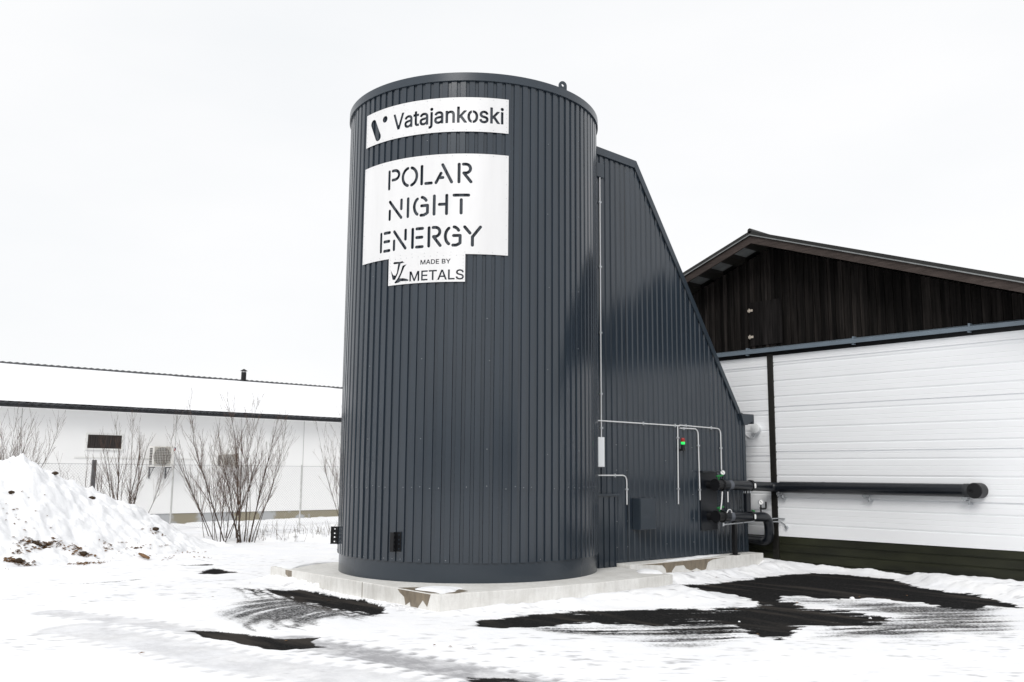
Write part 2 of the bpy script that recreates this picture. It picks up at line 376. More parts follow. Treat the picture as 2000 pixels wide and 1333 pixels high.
# tyre tracks: pressed grey ice, with tread marks
ice = np.zeros(X.shape); dent = np.zeros(X.shape)
for P, hw, am in ((T1, .25, 1.0), (T2, .17, .55), (T3, .30, .45)):
    d, al = sd_line(X, Y, P); m = (1-sst(hw*.75, hw*1.1, d+wob2*.08))*(.62+.38*sst(.30, .55, fbm(X*3, Y*3, 4)))*am
    ice = np.maximum(ice, m); edge = sst(hw*.85, hw*.95, d)*(1-sst(hw*1.30, hw*1.45, d))
    tread = sst(.0, .5, np.sin(al*2*math.pi/.23 + 6*d))*edge*am + .5*sst(.2, .7, np.sin(al*2*math.pi/.115 + 5*d))*(d < hw*.85)*am*sst(.35, .6, fbm(X*2, Y*2, 3))
    dent = np.maximum(dent, m*.6+np.clip(tread, 0, 1)*.9); ice = np.maximum(ice, np.clip(tread, 0, 1)*.95)
fan = np.sin((np.hypot(X-3.2, Y+1.2))*2*math.pi/.17)*zone(ZS1, .6)
cs_, sn_ = math.cos(R(48)), math.sin(R(48)); us_, vs_ = X*cs_+Y*sn_, -X*sn_+Y*cs_
speck = sst(.66, .80, .6*vnoise(us_*6+50, vs_*16)+.4*vnoise(us_*14, vs_*30))*sst(.40, .62, fbm(X*.8+7, Y*.8, 3))
ice = np.maximum(ice, speck*.75)
cover = np.clip(1-asp, 0, 1)
lump = (fbm(X*1.3, Y*1.3, 5)-.5)*.05 + wob2*.012
Z = GZ + cover*(.022 + np.clip(lump, -.03, .03)*.6) + bank - dent*.012*cover + fan*.004*cover
Z = Z + np.where(bank > .02, wob2*.05*np.minimum(1, bank*10), 0)
Z = np.where(near, Z, GZ)
Z = np.where((X < 40) & (X > -40) & (Y < 40) & (Y > -40) & (np.abs(X) > 9), np.maximum(Z, GZ), Z)
nx, ny = X.shape
me = bpy.data.meshes.new('ground')
me.vertices.add(nx*ny)
me.vertices.foreach_set('co', np.stack([X, Y, Z], -1).astype(np.float32).ravel())
ii = np.arange(nx*ny).reshape(nx, ny)
Q = np.stack([ii[:-1, :-1], ii[1:, :-1], ii[1:, 1:], ii[:-1, 1:]], -1).reshape(-1, 4)
me.loops.add(Q.size); me.loops.foreach_set('vertex_index', Q.astype(np.int32).ravel())
me.polygons.add(len(Q)); me.polygons.foreach_set('loop_start', (np.arange(len(Q))*4).astype(np.int32))
me.update(calc_edges=True); me.validate()
for nm, arr in (('cover', cover), ('ice', ice)):
    at = me.attributes.new(nm, 'FLOAT', 'POINT'); at.data.foreach_set('value', arr.astype(np.float32).ravel())
me.polygons.foreach_set('use_smooth', [True]*len(me.polygons))

def ground_mat():
    m = bpy.data.materials.new('snowy_asphalt'); m.use_nodes = True; t = m.node_tree; b = t.nodes['Principled BSDF']; l = t.links.new
    ge = N(t, 'ShaderNodeNewGeometry')
    ac = N(t, 'ShaderNodeAttribute'); ac.attribute_name = 'cover'; ai = N(t, 'ShaderNodeAttribute'); ai.attribute_name = 'ice'
    def noise(sc, det=6, rgh=.65):
        n = N(t, 'ShaderNodeTexNoise'); n.inputs['Scale'].default_value = sc; n.inputs['Detail'].default_value = det; n.inputs['Roughness'].default_value = rgh
        l(ge.outputs['Position'], n.inputs['Vector']); return n.outputs['Fac']
    def math_(op, a, b_=None, c=None):
        n = N(t, 'ShaderNodeMath', operation=op)
        for i, q in enumerate((a, b_, c)):
            if q is None: continue
            if isinstance(q, (int, float)): n.inputs[i].default_value = q
            else: l(q, n.inputs[i])
        return n.outputs[0]
    def maprange(src, a, b_, lo=0., hi=1.):
        n = N(t, 'ShaderNodeMapRange', interpolation_type='SMOOTHSTEP'); n.inputs[1].default_value = a; n.inputs[2].default_value = b_; n.inputs[3].default_value = lo; n.inputs[4].default_value = hi
        l(src, n.inputs[0]); return n.outputs[0]
    def mixc(f, a, b_):
        n = N(t, 'ShaderNodeMix', data_type='RGBA')
        l(f, n.inputs[0])
        for i, q in ((6, a), (7, b_)):
            if isinstance(q, tuple): n.inputs[i].default_value = (*q, 1)
            else: l(q, n.inputs[i])
        return n.outputs[2]
    nf = noise(34, 6, .7); ng = noise(60, 5); nl = noise(1.7, 5)
    fac = maprange(math_('ADD', ac.outputs['Fac'], math_('MULTIPLY', math_('SUBTRACT', nf, .5), .9)), .24, .72)
    snow = mixc(maprange(nl, .35, .7), (.885, .895, .92), (.925, .928, .935))
    icef = math_('MULTIPLY', ai.outputs['Fac'], maprange(noise(7, 6, .7), .30, .62, .55, 1.0))
    snow = mixc(icef, snow, (.36, .36, .375))
    vo = N(t, 'ShaderNodeTexVoronoi'); vo.inputs['Scale'].default_value = 48; l(ge.outputs['Position'], vo.inputs['Vector'])
    asph = mixc(maprange(ng, .35, .7), (.013, .013, .0135), (.031, .031, .031))
    asph = mixc(maprange(vo.outputs['Color'], .80, .95, 0, .35), asph, (.075, .07, .065))
    mpn = N(t, 'ShaderNodeMapping'); mpn.inputs['Rotation'].default_value = (0, 0, R(-60)); mpn.inputs['Scale'].default_value = (.5, 3.0, 1)
    nb = N(t, 'ShaderNodeTexNoise'); nb.inputs['Scale'].default_value = 1.1; nb.inputs['Detail'].default_value = 5; l(ge.outputs['Position'], mpn.inputs[0]); l(mpn.outputs[0], nb.inputs['Vector'])
    asph = mixc(maprange(nb.outputs['Fac'], .50, .70, 0, .75), asph, (.058, .052, .047))
    l(mixc(fac, asph, snow), b.inputs['Base Color'])
    b.inputs['Roughness'].default_value = .85
    l(maprange(fac, 0, 1, .0, .2), b.inputs['Specular IOR Level'])
    bp = N(t, 'ShaderNodeBump'); bp.inputs['Distance'].default_value = .012; bp.inputs['Strength'].default_value = .7
    l(math_('ADD', math_('MULTIPLY', noise(14, 8), 1.0), math_('MULTIPLY', fac, .8)), bp.inputs['Height']); l(bp.outputs[0], b.inputs['Normal'])
    return m
me.materials.append(ground_mat())
ground = bpy.data.objects.new('ground', me); COL.objects.link(ground)
tag(ground, 'snow covered yard with scraped patches of bare black asphalt', 'ground', kind='structure')
def ground_z(x, y):
    i = min(max(np.searchsorted(gx, x), 0), nx-1); j = min(max(np.searchsorted(gy, y), 0), ny-1); return float(Z[i, j])

# ------------------------------------------------------------------ ploughed snow pile
def pile_h(x, y):
    x = np.asarray(x, float); y = np.asarray(y, float)
    ridge = np.interp(y, [-13, -11, -8, -6, -4.55, -4.1, -3.7, -3.25, -2.6, -1.9, -1.0, -.45, .1], [0, 1.2, 2.0, 2.05, 1.88, 2.00, 1.72, 1.50, 1.22, .92, .52, .22, 0])
    foot = np.interp(y, [-13, -8, -5, -3, -1, .1], [-7.2, -5.6, -6.3, -6.9, -7.7, -8.6])
    back = -13.2 + .2*np.sin(y)
    crest = -9.6
    t = np.where(x > crest, (foot-x)/(foot-crest), (x-back)/(crest-back))
    t = np.clip(t, 0, 1)
    prof = .55*t + .45*(t*t*(3-2*t))
    prof = np.where(x > crest, np.maximum(prof - .10*np.sin(np.pi*t)*(1-t), 0), prof)
    n = (fbm(x*1.6+3, y*1.6, 5)-.5)*.34 + (fbm(x*6, y*6+8, 4)-.5)*.16 + (np.abs(fbm(x*3.3+40, y*3.3, 3)-.5)-.08)*.12 + np.maximum(0, vnoise(x*9, y*9)-.62)*.10
    return ridge*prof + n*np.minimum(1, t*5)*np.minimum(1, ridge*1.5)
px_ = np.arange(-13.4, -5.2, .035); py_ = np.arange(-13.2, .3, .035)
PX, PY = np.meshgrid(px_, py_, indexing='ij'); PH = pile_h(PX, PY)
PZ = GZ - .06 + np.where(PH > 0, PH*1.0 + .08*np.minimum(1, PH*20), PH)
mb = MB(); a, b = PX.shape; mb.v = [tuple(p) for p in np.stack([PX, PY, PZ], -1).reshape(-1, 3)]
idx = np.arange(a*b).reshape(a, b)
keep = (PH[:-1, :-1] > 0) | (PH[1:, 1:] > 0) | (PH[1:, :-1] > 0) | (PH[:-1, 1:] > 0)
mb.f = [tuple(q) for q in np.stack([idx[:-1, :-1], idx[1:, :-1], idx[1:, 1:], idx[:-1, 1:]], -1)[keep].tolist()]
pile = mb.build('snow_pile', M_SNOW, smooth=80, fix=False)
tag(pile, 'big ploughed heap of snow with brown dirt along its foot', 'snow pile')
def pile_z(x, y):
    h = float(pile_h(x, y)); return max(GZ + .02, GZ - .06 + h + .08*min(1, h*20) if h > 0 else GZ+.02)

# litter and clods lying on the pile
mb = MB()
def leaf(mb, x, y, z, s):
    a = random.random()*6.28; t = Vector((math.cos(a), math.sin(a), random.uniform(-.4, .4))); n = Vector((random.uniform(-.6, .6), random.uniform(-.6, .6), 1)).cross(t).normalized()
    c = Vector((x, y, z+.012)); t = t*s; n = n*s*.45; k = Vector((0, 0, s*.18))
    mb.add([c-t, c+n+k, c+t, c-n+k], [(0, 1, 2, 3)])
LIT = []   # filled with (x, y, spread_x, spread_y, count, size)
LIT += [(-7.46,-4.19,.05,.22,130,.045),(-7.30,-4.43,.06,.10,20,.045),(-7.12,-4.65,.07,.08,30,.04),(-6.67,-4.75,.07,.10,80,.045),(-7.19,-3.5,.05,.10,50,.045),
        (-7.46,-3.56,.04,.06,16,.04),(-6.40,-3.74,.10,.14,60,.04),(-7.67,-2.91,.04,.06,16,.035),(-7.75,-2.29,.04,.08,14,.035),(-8.39,-1.73,.04,.10,20,.04)]
for x, y, sx, sy, n, s in LIT:
    for _ in range(n):
        xx, yy = random.gauss(x, sx), random.gauss(y, sy); leaf(mb, xx, yy, pile_z(xx, yy), s*random.uniform(.5, 1.4))
for _ in range(420):
    xx, yy = random.uniform(-8.6, -6.0), random.uniform(-6.5, -1.0)
    if fbm(np.array(xx*1.7), np.array(yy*1.7), 3) > .50: leaf(mb, xx, yy, pile_z(xx, yy), random.uniform(.015, .045))
for _ in range(26):
    xx, yy = random.uniform(-2, 6), random.uniform(-6, 4); leaf(mb, xx, yy, ground_z(xx, yy), random.uniform(.02, .035))
tag(mb.build('leaf_litter', M_LITTER, fix=False), 'brown leaves and bark scraps strewn on the snow', 'leaf litter', kind='stuff')
def clod(x, y, s, label, m=M_CLOD, group='earth clods on the snow pile', name='earth_clod', cat='clod', sq=.55, onpile=True):
    bm = bmesh.new(); bmesh.ops.create_icosphere(bm, subdivisions=3, radius=s)
    for v in bm.verts:
        k = 1 + .8*(float(fbm(np.array(v.co.x/s*1.3+x*9), np.array(v.co.y/s*1.3+v.co.z/s+y*7), 3))-.5); v.co *= k; v.co.z *= sq
    me = bpy.data.meshes.new(name); bm.to_mesh(me); bm.free(); me.materials.append(m)
    o = bpy.data.objects.new(name, me); COL.objects.link(o); o.location = (x, y, (pile_z(x, y) if onpile else ground_z(x, y))+s*.12); o.rotation_euler.z = random.random()*6
    return tag(o, label, cat, group)
CLODS = []
CLODS += [(-9.48,-3.5,.07,'dark earth clod near the top right slope of the snow pile'),(-8.6,-4.5,.06,'dark earth clod high on the left of the snow pile'),
          (-9.2,-2.8,.065,'dark earth clod halfway down the right slope of the snow pile'),(-8.42,-1.72,.07,'dark earth clod low at the right end of the snow pile'),
          (-7.42,-4.30,.07,'brown clod in the widest litter patch of the snow pile'),(-6.70,-4.75,.09,'brown clod at the lower left foot of the snow pile'),(-7.2,-3.5,.07,'brown clod in the middle of the snow pile foot')]
for c in CLODS: clod(*c)
mb = MB(); mb.tube([(-7.35,-2.42,pile_z(-7.35,-2.42)+.05),(-6.9,-2.50,pile_z(-6.9,-2.50)+.05),(-6.35,-2.60,GZ+.07)], [.02,.035,.025], 7)
tag(mb.build('stick', M_LITTER), 'broken brown stick lying at the foot of the snow pile', 'stick')

# ------------------------------------------------------------------ concrete slab
slab = thing('concrete_slab', (0, 0, GZ-.2), 'pale concrete foundation slab under the dark silo and its annex', 'foundation')
SL = [(-2.12,-2.27),(2.22,-2.25),(2.45,-.9),(2.56,.3),(2.52,1.86),(1.2,2.02),(-2.12,2.02)]
MB().prism(SL, 2, -.5, 0).build('slab', M_CONC, slab, bevel=.012)
MB().box((-1.45, 2.024, -.5), (1.55, 5.70, .05)).build('kerb', M_CONC, slab, bevel=.012)
mb = MB()
mb.prism([(.52,-.5),(.526,-.5),(.526,-.004),(.52,-.004)], 1, -2.2705, -2.20)
j = mb.build('formwork_joint', mat('joint_grout', (.42,.41,.38), .9), slab)
st = [(1.349,-.012),(1.752,-.012),(2.055,-.012),(1.988,-.168),(1.896,-.097),(1.812,-.18),(1.77,-.23),(1.652,-.24),(1.626,-.145),(1.529,-.193),(1.498,-.095),(1.405,-.054)]
mb = MB(); mb.prism(st, 1, -2.2535, -2.24)
for i in range(len(mb.v)): mb.v[i] = (mb.v[i][0], mb.v[i][1] - (2.22-mb.v[i][0])*.0046, mb.v[i][2])
mb.prism([(1.35,-2.245),(2.05,-2.245),(2.25,-2.0),(2.16,-1.75),(1.75,-1.70),(1.5,-1.95)], 2, .0, .0025)
mb.prism([(-1.63,-.012),(-1.435,-.012),(-1.428,-.099),(-1.523,-.113),(-1.623,-.077)], 1, -2.2705, -2.25)
mb.build('wet_stain', M_STAIN, slab)
ks = [(2.2,.038),(4.55,.038),(4.15,.018),(4.02,-.02),(3.96,-.13),(3.85,-.15),(3.70,-.10),(3.55,-.13),(3.42,-.09),(3.36,-.03),(3.14,-.03),(3.05,-.10),(3.02,-.17),(2.92,-.17),(2.88,-.06),(2.80,.0),(2.55,.022)]
MB().prism(ks, 0, 1.545, 1.5525).build('wet_stain', M_STAIN, slab)

def snow_patch(poly, z, h, label, group='thin snow left on the slab'):
    cx = sum(p[0] for p in poly)/len(poly); cy = sum(p[1] for p in poly)/len(poly)
    per = []
    for i in range(len(poly)):
        a, b = poly[i], poly[(i+1) % len(poly)]
        for k in range(12):
            t = k/12; per.append((a[0]*(1-t)+b[0]*t, a[1]*(1-t)+b[1]*t))
    for _ in range(8):
        per = [((per[i-1][0]+2*per[i][0]+per[(i+1) % len(per)][0])/4, (per[i-1][1]+2*per[i][1]+per[(i+1) % len(per)][1])/4) for i in range(len(per))]
    mb = MB(); n = len(per); rings = 9; vs = []; fs = []
    for k in range(rings):
        t = k/(rings)
        for i, (x, y) in enumerate(per):
            j = 1 + (float(fbm(np.array(x*6), np.array(y*6), 3))-.5)*.35*(1-t)
            xx, yy = cx+(x-cx)*(1-t)*j, cy+(y-cy)*(1-t)*j
            vs.append((xx, yy, z + h*min(1, (1-(1-t)**3))*(.7+.6*float(fbm(np.array(xx*7), np.array(yy*7), 3))) + (.001 if k else -.003)))
    for k in range(rings-1):
        for i in range(n): a = k*n+i; b = k*n+(i+1) % n; fs.append((a, b, b+n, a+n))
    vs.append((cx, cy, z+h)); fs += [((rings-1)*n+i, (rings-1)*n+(i+1) % n, len(vs)-1) for i in range(n)]
    mb.add(vs, fs); o = mb.build('snow_patch', M_SNOW, smooth=80)
    return tag(o, label, 'snow patch', group)
snow_patch([(1.50,-2.06),(1.66,-2.20),(1.86,-2.14),(2.16,-2.16),(2.14,-1.92),(2.02,-1.80),(1.93,-1.60),(1.7,-1.74),(1.56,-1.84)], .0025, .030, 'small flat patch of snow at the front corner of the slab')
snow_patch([(-2.14,-2.24),(-1.55,-2.24),(-1.75,-1.95),(-1.98,-1.55),(-2.02,-1.33),(-2.13,-1.1)], 0, .03, 'snow lying on the left end of the slab beside the silo foot')
snow_patch([(2.12,1.55),(1.9,1.75),(1.80,1.98),(2.2,1.95),(2.42,1.78)], 0, .045, 'lump of snow at the back right corner of the slab')
snow_patch([(1.50,2.78),(1.30,3.6),(1.26,4.3),(1.28,4.75),(1.40,4.5),(1.46,4.0),(1.53,3.35)], .05, .022, 'strip of snow along the kerb at the annex wall')

# ------------------------------------------------------------------ sand battery silo
silo = thing('storage_silo', (0, 0, 0), 'tall round dark grey silo clad in ribbed metal, standing on the slab', 'silo')
NR = 96; pit = 2*math.pi/NR; HS = 7.12
def ribbed_cyl(z0, z1, dr, zs=5, seed=1):
    rr = random.Random(seed); mb = MB(); ring = []
    for k in range(NR):
        a = k*pit; w1 = .010*(float(vnoise(np.array(k*.31+.5), np.array(2.5)))-.5); w2 = .010*(float(vnoise(np.array((k+1)*.31+.5), np.array(2.5)))-.5); t1, t2 = w1+rr.gauss(0, .0012), w1+(w2-w1)*.65+rr.gauss(0, .0012); g = w1
        ring += [(a+.00*pit, 1.997+dr+g), (a+.055*pit, 2.018+dr+t1), (a+.635*pit, 2.018+dr+t2), (a+.69*pit, 1.997+dr+g)]
    n = len(ring); vs = []; fs = []
    for i in range(zs+1):
        z = z0+(z1-z0)*i/zs
        for a, r_ in ring: vs.append((r_*math.cos(a), r_*math.sin(a), z))
    for i in range(zs):
        for j in range(n):
            p = i*n+j; q = i*n+(j+1) % n; fs.append((p, q, q+n, p+n))
    # bottom lips closing the raised pans
    for k in range(NR):
        fs.append((4*k+3, 4*k+2, 4*k+1, 4*k))
    return mb.add(vs, fs)
mbc = ribbed_cyl(1.235, HS, .0035, 6, 5)
lo = ribbed_cyl(.265, 1.26, 0.0, 2, 5)
mbc.add(lo.v, lo.f)
mbc.build('cladding', M_CLAD, silo, fix=False)
MB().lathe([(1.985,.0),(1.992,.0),(1.992,.30)], 192, closed=True).build('base_band', M_BAND, silo, smooth=60)
MB().lathe([(2.012,7.085),(2.046,7.085),(2.046,7.205),(2.01,7.215),(1.93,7.20),(1.0,7.245),(0.02,7.27)], 160, closed=True).build('rim_cap', M_TRIM, silo, smooth=25)
rr = random.Random(77); spots = []
for k in range(NR):
    if 8 < k < 55: continue          # the side turned away
    if rr.random() < .75: spots.append((k, 1.275+rr.gauss(0, .012), 2.0225))
    if rr.random() < .30: spots.append((k, .30, 2.019))
    if k % 7 == 3:
        for z in np.arange(1.9, 7.0, 1.1): spots.append((k, z+rr.gauss(0, .12), 2.0218))
for k, z, d in spots[:100]:
    a = (k+.35+rr.gauss(0, .08))*pit; c, s_ = math.cos(a), math.sin(a)
    MB().tube([(d*c, d*s_, z), ((d+.0045)*c, (d+.0045)*s_, z)], .0052, 6).build('screw_head', M_SCREW, silo)
# lifting lug above the rim
a0 = R(3.5)
mb = MB(); MZ = Matrix.Rotation(R(72), 3, 'Z'); cc = Vector((1.97*math.cos(a0), 1.97*math.sin(a0), 7.20))
ou, inn = [], []
for k in range(17):
    t = math.pi*k/16; ou.append((.065*math.cos(t), .10+.065*math.sin(t)))
ou = [(.065, -.02)] + ou + [(-.065, -.02)]
hole = [(.022*math.cos(2*math.pi*k/19), .10+.022*math.sin(2*math.pi*k/19)) for k in range(19)]
inn = [(.024*math.cos(math.atan2(p[1]-.1, p[0])), .10+.024*math.sin(math.atan2(p[1]-.1, p[0]))) for p in ou]
n = len(ou); vs = []; fs = []
for y in (-.012, .012):
    for p in ou: vs.append(tuple(cc + MZ @ Vector((p[0], y, p[1]))))
    for p in inn: vs.append(tuple(cc + MZ @ Vector((p[0], y, p[1]))))
for i in range(n):
    j = (i+1) % n
    fs += [(i, j, n+j, n+i), (2*n+i, 3*n+i, 3*n+j, 2*n+j), (i, 2*n+i, 2*n+j, j), (n+i, n+j, 3*n+j, 3*n+i)]
mb.add(vs, fs); mb.build('lifting_lug', M_TRIM, silo)

def bracket(deg, zc):
    a = R(deg); er = Vector((math.cos(a), math.sin(a), 0)); et = Vector((-math.sin(a), math.cos(a), 0))
    MR = Matrix((er, et, Vector((0, 0, 1)))).transposed()
    br = MB(); 
    # fin standing off the wall with four bolt holes: strips between the holes
    def bx(r0, r1, t0, t1, z0, z1): br.obox(er*(r0+r1)/2 + et*(t0+t1)/2 + Vector((0, 0, (z0+z1)/2)), (r1-r0, t1-t0, z1-z0), MR)
    zs = [zc-.13, zc-.102, zc-.084, zc-.037, zc-.019, zc+.019, zc+.037, zc+.084, zc+.102, zc+.13]
    bx(2.01, 2.055, -.006, .006, zs[0], zs[-1]); bx(2.075, 2.115, -.006, .006, zs[0], zs[-1])
    for i in range(0, 9, 2): bx(2.055, 2.075, -.006, .006, zs[i], zs[i+1])
    bx(2.019, 2.029, .006, .085, zs[0], zs[-1]); bx(2.115, 2.125, -.030, .030, zs[0], zs[-1])
    o = br.build('anchor_bracket', M_BLACK, silo)
    for q in (-.093, -.028, .028, .093):
        p = er*2.029+et*.055+Vector((0, 0, zc+q)); MB().tube([p, p+er*.008], .009, 8).build('bolt', M_TRIM, o)
bracket(-119.4, .52); bracket(-68.5, .53)

# ------------------------------------------------------------------ cut-out signs
RS = 2.036; TH0 = R(-58.55)
def seg_d(X, Y, P):
    d = np.full(X.shape, 1e9)
    for (x0, y0), (x1, y1) in zip(P[:-1], P[1:]):
        ex, ey = x1-x0, y1-y0; wx, wy = X-x0, Y-y0
        t = np.clip((wx*ex+wy*ey)/max(ex*ex+ey*ey, 1e-12), 0, 1); d = np.minimum(d, np.hypot(wx-ex*t, wy-ey*t))
    return d
def arc(cx, cy, rx, ry, a0, a1, n=18):
    return [(cx+rx*math.cos(R(a0+(a1-a0)*k/n)), cy+ry*math.sin(R(a0+(a1-a0)*k/n))) for k in range(n+1)]
GL = {   # stroke letters on a unit box, strokes kept apart like a stencil
 'P': [[(0,0),(0,1)], [(.36,1),(.55,1)]+arc(.55,.735,.45,.265,90,-90)+[(.36,.47)]],
 'O': [arc(.5,.5,.5,.5,106,254), arc(.5,.5,.5,.5,74,-74)],
 'L': [[(0,0),(0,1)], [(.42,0),(1,0)]],
 'A': [[(0,0),(.32,.52)], [(.28,.27),(.44,.27)], [(.42,1),(1,0)]],
 'R': [[(0,0),(0,1)], [(.36,1),(.55,1)]+arc(.55,.75,.40,.25,90,-90)+[(.40,.5),(1,0)]],
 'N': [[(0,0),(0,.48)], [(0,1),(1,0)], [(1,.5),(1,1)]],
 'I': [[(.5,0),(.5,1)]],
 'G': [arc(.5,.5,.5,.5,122,238), arc(.5,.5,.5,.5,80,38,8), [(.56,.52),(1,.52),(1,.12),(.90,.06),(.74,.0),(.52,0)]],
 'H': [[(0,0),(0,1)], [(1,0),(1,1)], [(.42,.52),(1,.52)]],
 'T': [[(0,1),(1,1)], [(.5,0),(.5,.74)]],
 'E': [[(0,0),(0,1)], [(.42,1),(1,1)], [(.42,.52),(.95,.52)], [(.42,0),(1,0)]],
 'Y': [[(0,1),(.34,.66)], [(1,1),(.5,.45),(.5,0)]],
}
def strokes(X, Z, items, sw):
    d = np.full(X.shape, 1e9)
    for ch, x0, x1, z0, z1 in items:
        r_ = sw/2
        for st_ in GL[ch]:
            P = [(x0+r_+(x1-x0-sw)*u, z0+r_+(z1-z0-sw)*v) for u, v in st_]
            d = np.minimum(d, seg_d(X, Z, P)-r_)
    return d
import os
try:   # the interface font that ships inside Blender; its built-in font otherwise
    FONT = bpy.data.fonts.load(os.path.join(bpy.utils.system_resource('DATAFILES'), 'fonts', 'Inter.woff2'))
except Exception:
    FONT = None
def text_outline(s, bold=0.0):
    cu = bpy.data.curves.new('t', 'FONT'); cu.body = s; cu.size = 1
    if FONT: cu.font = FONT
    cu.resolution_u = 6
    o = bpy.data.objects.new('t', cu); COL.objects.link(o); bpy.context.view_layer.update()
    dg = bpy.context.evaluated_depsgraph_get(); c = o.to_curve(dg); ed = []
    for sp in c.splines:
        if sp.type == 'BEZIER':
            bp_ = sp.bezier_points; pts = []
            for k in range(len(bp_)):
                a, b = bp_[k], bp_[(k+1) % len(bp_)]; pts += mathutils.geometry.interpolate_bezier(a.co, a.handle_right, b.handle_left, b.co, 7)[:-1]
        else: pts = [p.co for p in sp.points]
        ed += [((pts[k].x, pts[k].y), (pts[(k+1) % len(pts)].x, pts[(k+1) % len(pts)].y)) for k in range(len(pts))]
    o.to_curve_clear(); bpy.data.objects.remove(o); bpy.data.curves.remove(cu)
    return np.array(ed)
def text_d(X, Z, s, x0, x1, z0, z1, bold=0.0, box=None):
    """signed distance to the text fitted so that its outline box is x0..x1, z0..z1"""
    E = text_outline(s, bold); mn = E.reshape(-1, 2).min(0); mxx = E.reshape(-1, 2).max(0)
    E = (E-mn)/(mxx-mn)*np.array([x1-x0, z1-z0])+np.array([x0, z0])
    d = np.full(X.shape, 1e9); ins = np.zeros(X.shape, bool)
    sel = (X > x0-.03) & (X < x1+.03) & (Z > z0-.03) & (Z < z1+.03); xs, zs = X[sel], Z[sel]
    dd = np.full(xs.shape, 1e9); ii_ = np.zeros(xs.shape, int)
    for (ax, az), (bx_, bz) in E:
        ex, ez = bx_-ax, bz-az; t = np.clip(((xs-ax)*ex+(zs-az)*ez)/max(ex*ex+ez*ez, 1e-14), 0, 1)
        dd = np.minimum(dd, np.hypot(xs-ax-ex*t, zs-az-ez*t))
        c = (az > zs) != (bz > zs)
        if az != bz: ii_ += np.where(c & (xs < ex*(zs-az)/ez+ax), 1 if bz > az else -1, 0)
    d[sel] = np.where(ii_ != 0, -dd, dd); return d - bold
def cut_sign(name, u0, u1, z0, z1, hole, label, step=.005, rivets=True, dr=0.0):
    nu = int(round((u1-u0)/step)); nz = int(round((z1-z0)/step))
    us = np.linspace(u0, u1, nu+1); zs = np.linspace(z0, z1, nz+1); U, V = np.meshgrid(us, zs, indexing='ij')
    d = hole(U, V)                                  # negative inside the cut-outs
    gu, gv = np.gradient(d, us, zs); g2 = gu*gu+gv*gv
    snap = (np.abs(d) < step*.72) & (g2 > .1) & (g2 < 4); snap[0, :] = snap[-1, :] = False; snap[:, 0] = snap[:, -1] = False
    U2 = np.where(snap, U-d*gu/np.maximum(g2, .1), U); V2 = np.where(snap, V-d*gv/np.maximum(g2, .1), V)
    d2 = np.where(snap, 0, d)
    cell = (d2[:-1, :-1]+d2[1:, :-1]+d2[1:, 1:]+d2[:-1, 1:])/4
    keep = cell > 0
    idx = np.arange(U.size).reshape(U.shape)
    Fs = np.stack([idx[:-1, :-1], idx[1:, :-1], idx[1:, 1:], idx[:-1, 1:]], -1)[keep]
    used = np.unique(Fs); remap = np.full(U.size, -1); remap[used] = np.arange(len(used)); Fs = remap[Fs]
    th = TH0+U2.ravel()[used]/2.035; r_ = RS+dr
    co = np.stack([r_*np.cos(th), r_*np.sin(th), V2.ravel()[used]], -1)
    t = thing(name, (RS*math.cos(TH0), RS*math.sin(TH0), z0), label, 'sign')
    me = bpy.data.meshes.new('sign_plate'); me.vertices.add(len(co)); me.vertices.foreach_set('co', co.astype(np.float32).ravel())
    me.loops.add(Fs.size); me.loops.foreach_set('vertex_index', Fs.astype(np.int32).ravel())
    me.polygons.add(len(Fs)); me.polygons.foreach_set('loop_start', (np.arange(len(Fs))*4).astype(np.int32)); me.update(calc_edges=True)
    me.polygons.foreach_set('use_smooth', [True]*len(Fs)); me.materials.append(M_SIGN)
    o = bpy.data.objects.new('sign_plate', me); COL.objects.link(o); o.parent = t; o.matrix_parent_inverse = Matrix.Translation(t.location).inverted()
    so_ = o.modifiers.new('thickness', 'SOLIDIFY'); so_.thickness = .003; so_.offset = -1
    if rivets:
        def rv(u, z):
            a = TH0+u/2.035; c, s = math.cos(a), math.sin(a); MB().tube([((r_-.001)*c, (r_-.001)*s, z), ((r_+.003)*c, (r_+.003)*s, z)], .0042, 6).build('rivet', M_SCREW, t)
        for k in range(13):
            u = u0+.03+(u1-u0-.06)*k/12; rv(u, z0+.03); rv(u, z1-.03)
        for k in range(1, 7):
            z = z0+.03+(z1-z0-.06)*k/7; rv(u0+.03, z); rv(u1-.03, z)
    return t
def logo_vat(U, V):
    d = text_d(U, V, 'Vatajankoski', -.572, 1.116, 6.388, 6.690, .0065)
    o_slit = .0065-np.abs(U-.664); d = np.where((U > .58) & (U < .75), np.maximum(d, o_slit), d)
    d = np.minimum(d, seg_d(U, V, [(-1.012, 6.655), (-.895, 6.420)])-.062)
    d = np.minimum(d, np.hypot(U+.748, V-6.660)-.050)
    return d
cut_sign('cut_out_sign', -1.195, 1.195, 6.315, 6.83, logo_vat, 'white curved sign reading Vatajankoski, highest on the silo', .0042)
PNE = [('P',-.649,-.424,5.545,5.849),('O',-.400,-.123,5.540,5.852),('L',-.088,.105,5.545,5.849),('A',.131,.403,5.545,5.849),('R',.465,.680,5.545,5.849),
       ('N',-.625,-.370,5.083,5.388),('I',-.307,-.249,5.083,5.391),('G',-.197,.054,5.081,5.390),('H',.111,.338,5.083,5.394),('T',.399,.650,5.088,5.393),
       ('E',-.783,-.572,4.620,4.930),('N',-.529,-.286,4.622,4.930),('E',-.213,-.014,4.620,4.930),('R',.041,.254,4.622,4.932),('G',.283,.538,4.622,4.932),('Y',.557,.823,4.622,4.930)]
cut_sign('cut_out_sign', -1.2, 1.2, 4.515, 5.985, lambda U, V: strokes(U, V, PNE, .044), 'largest white curved sign, stencil lettering POLAR NIGHT ENERGY', .0045)
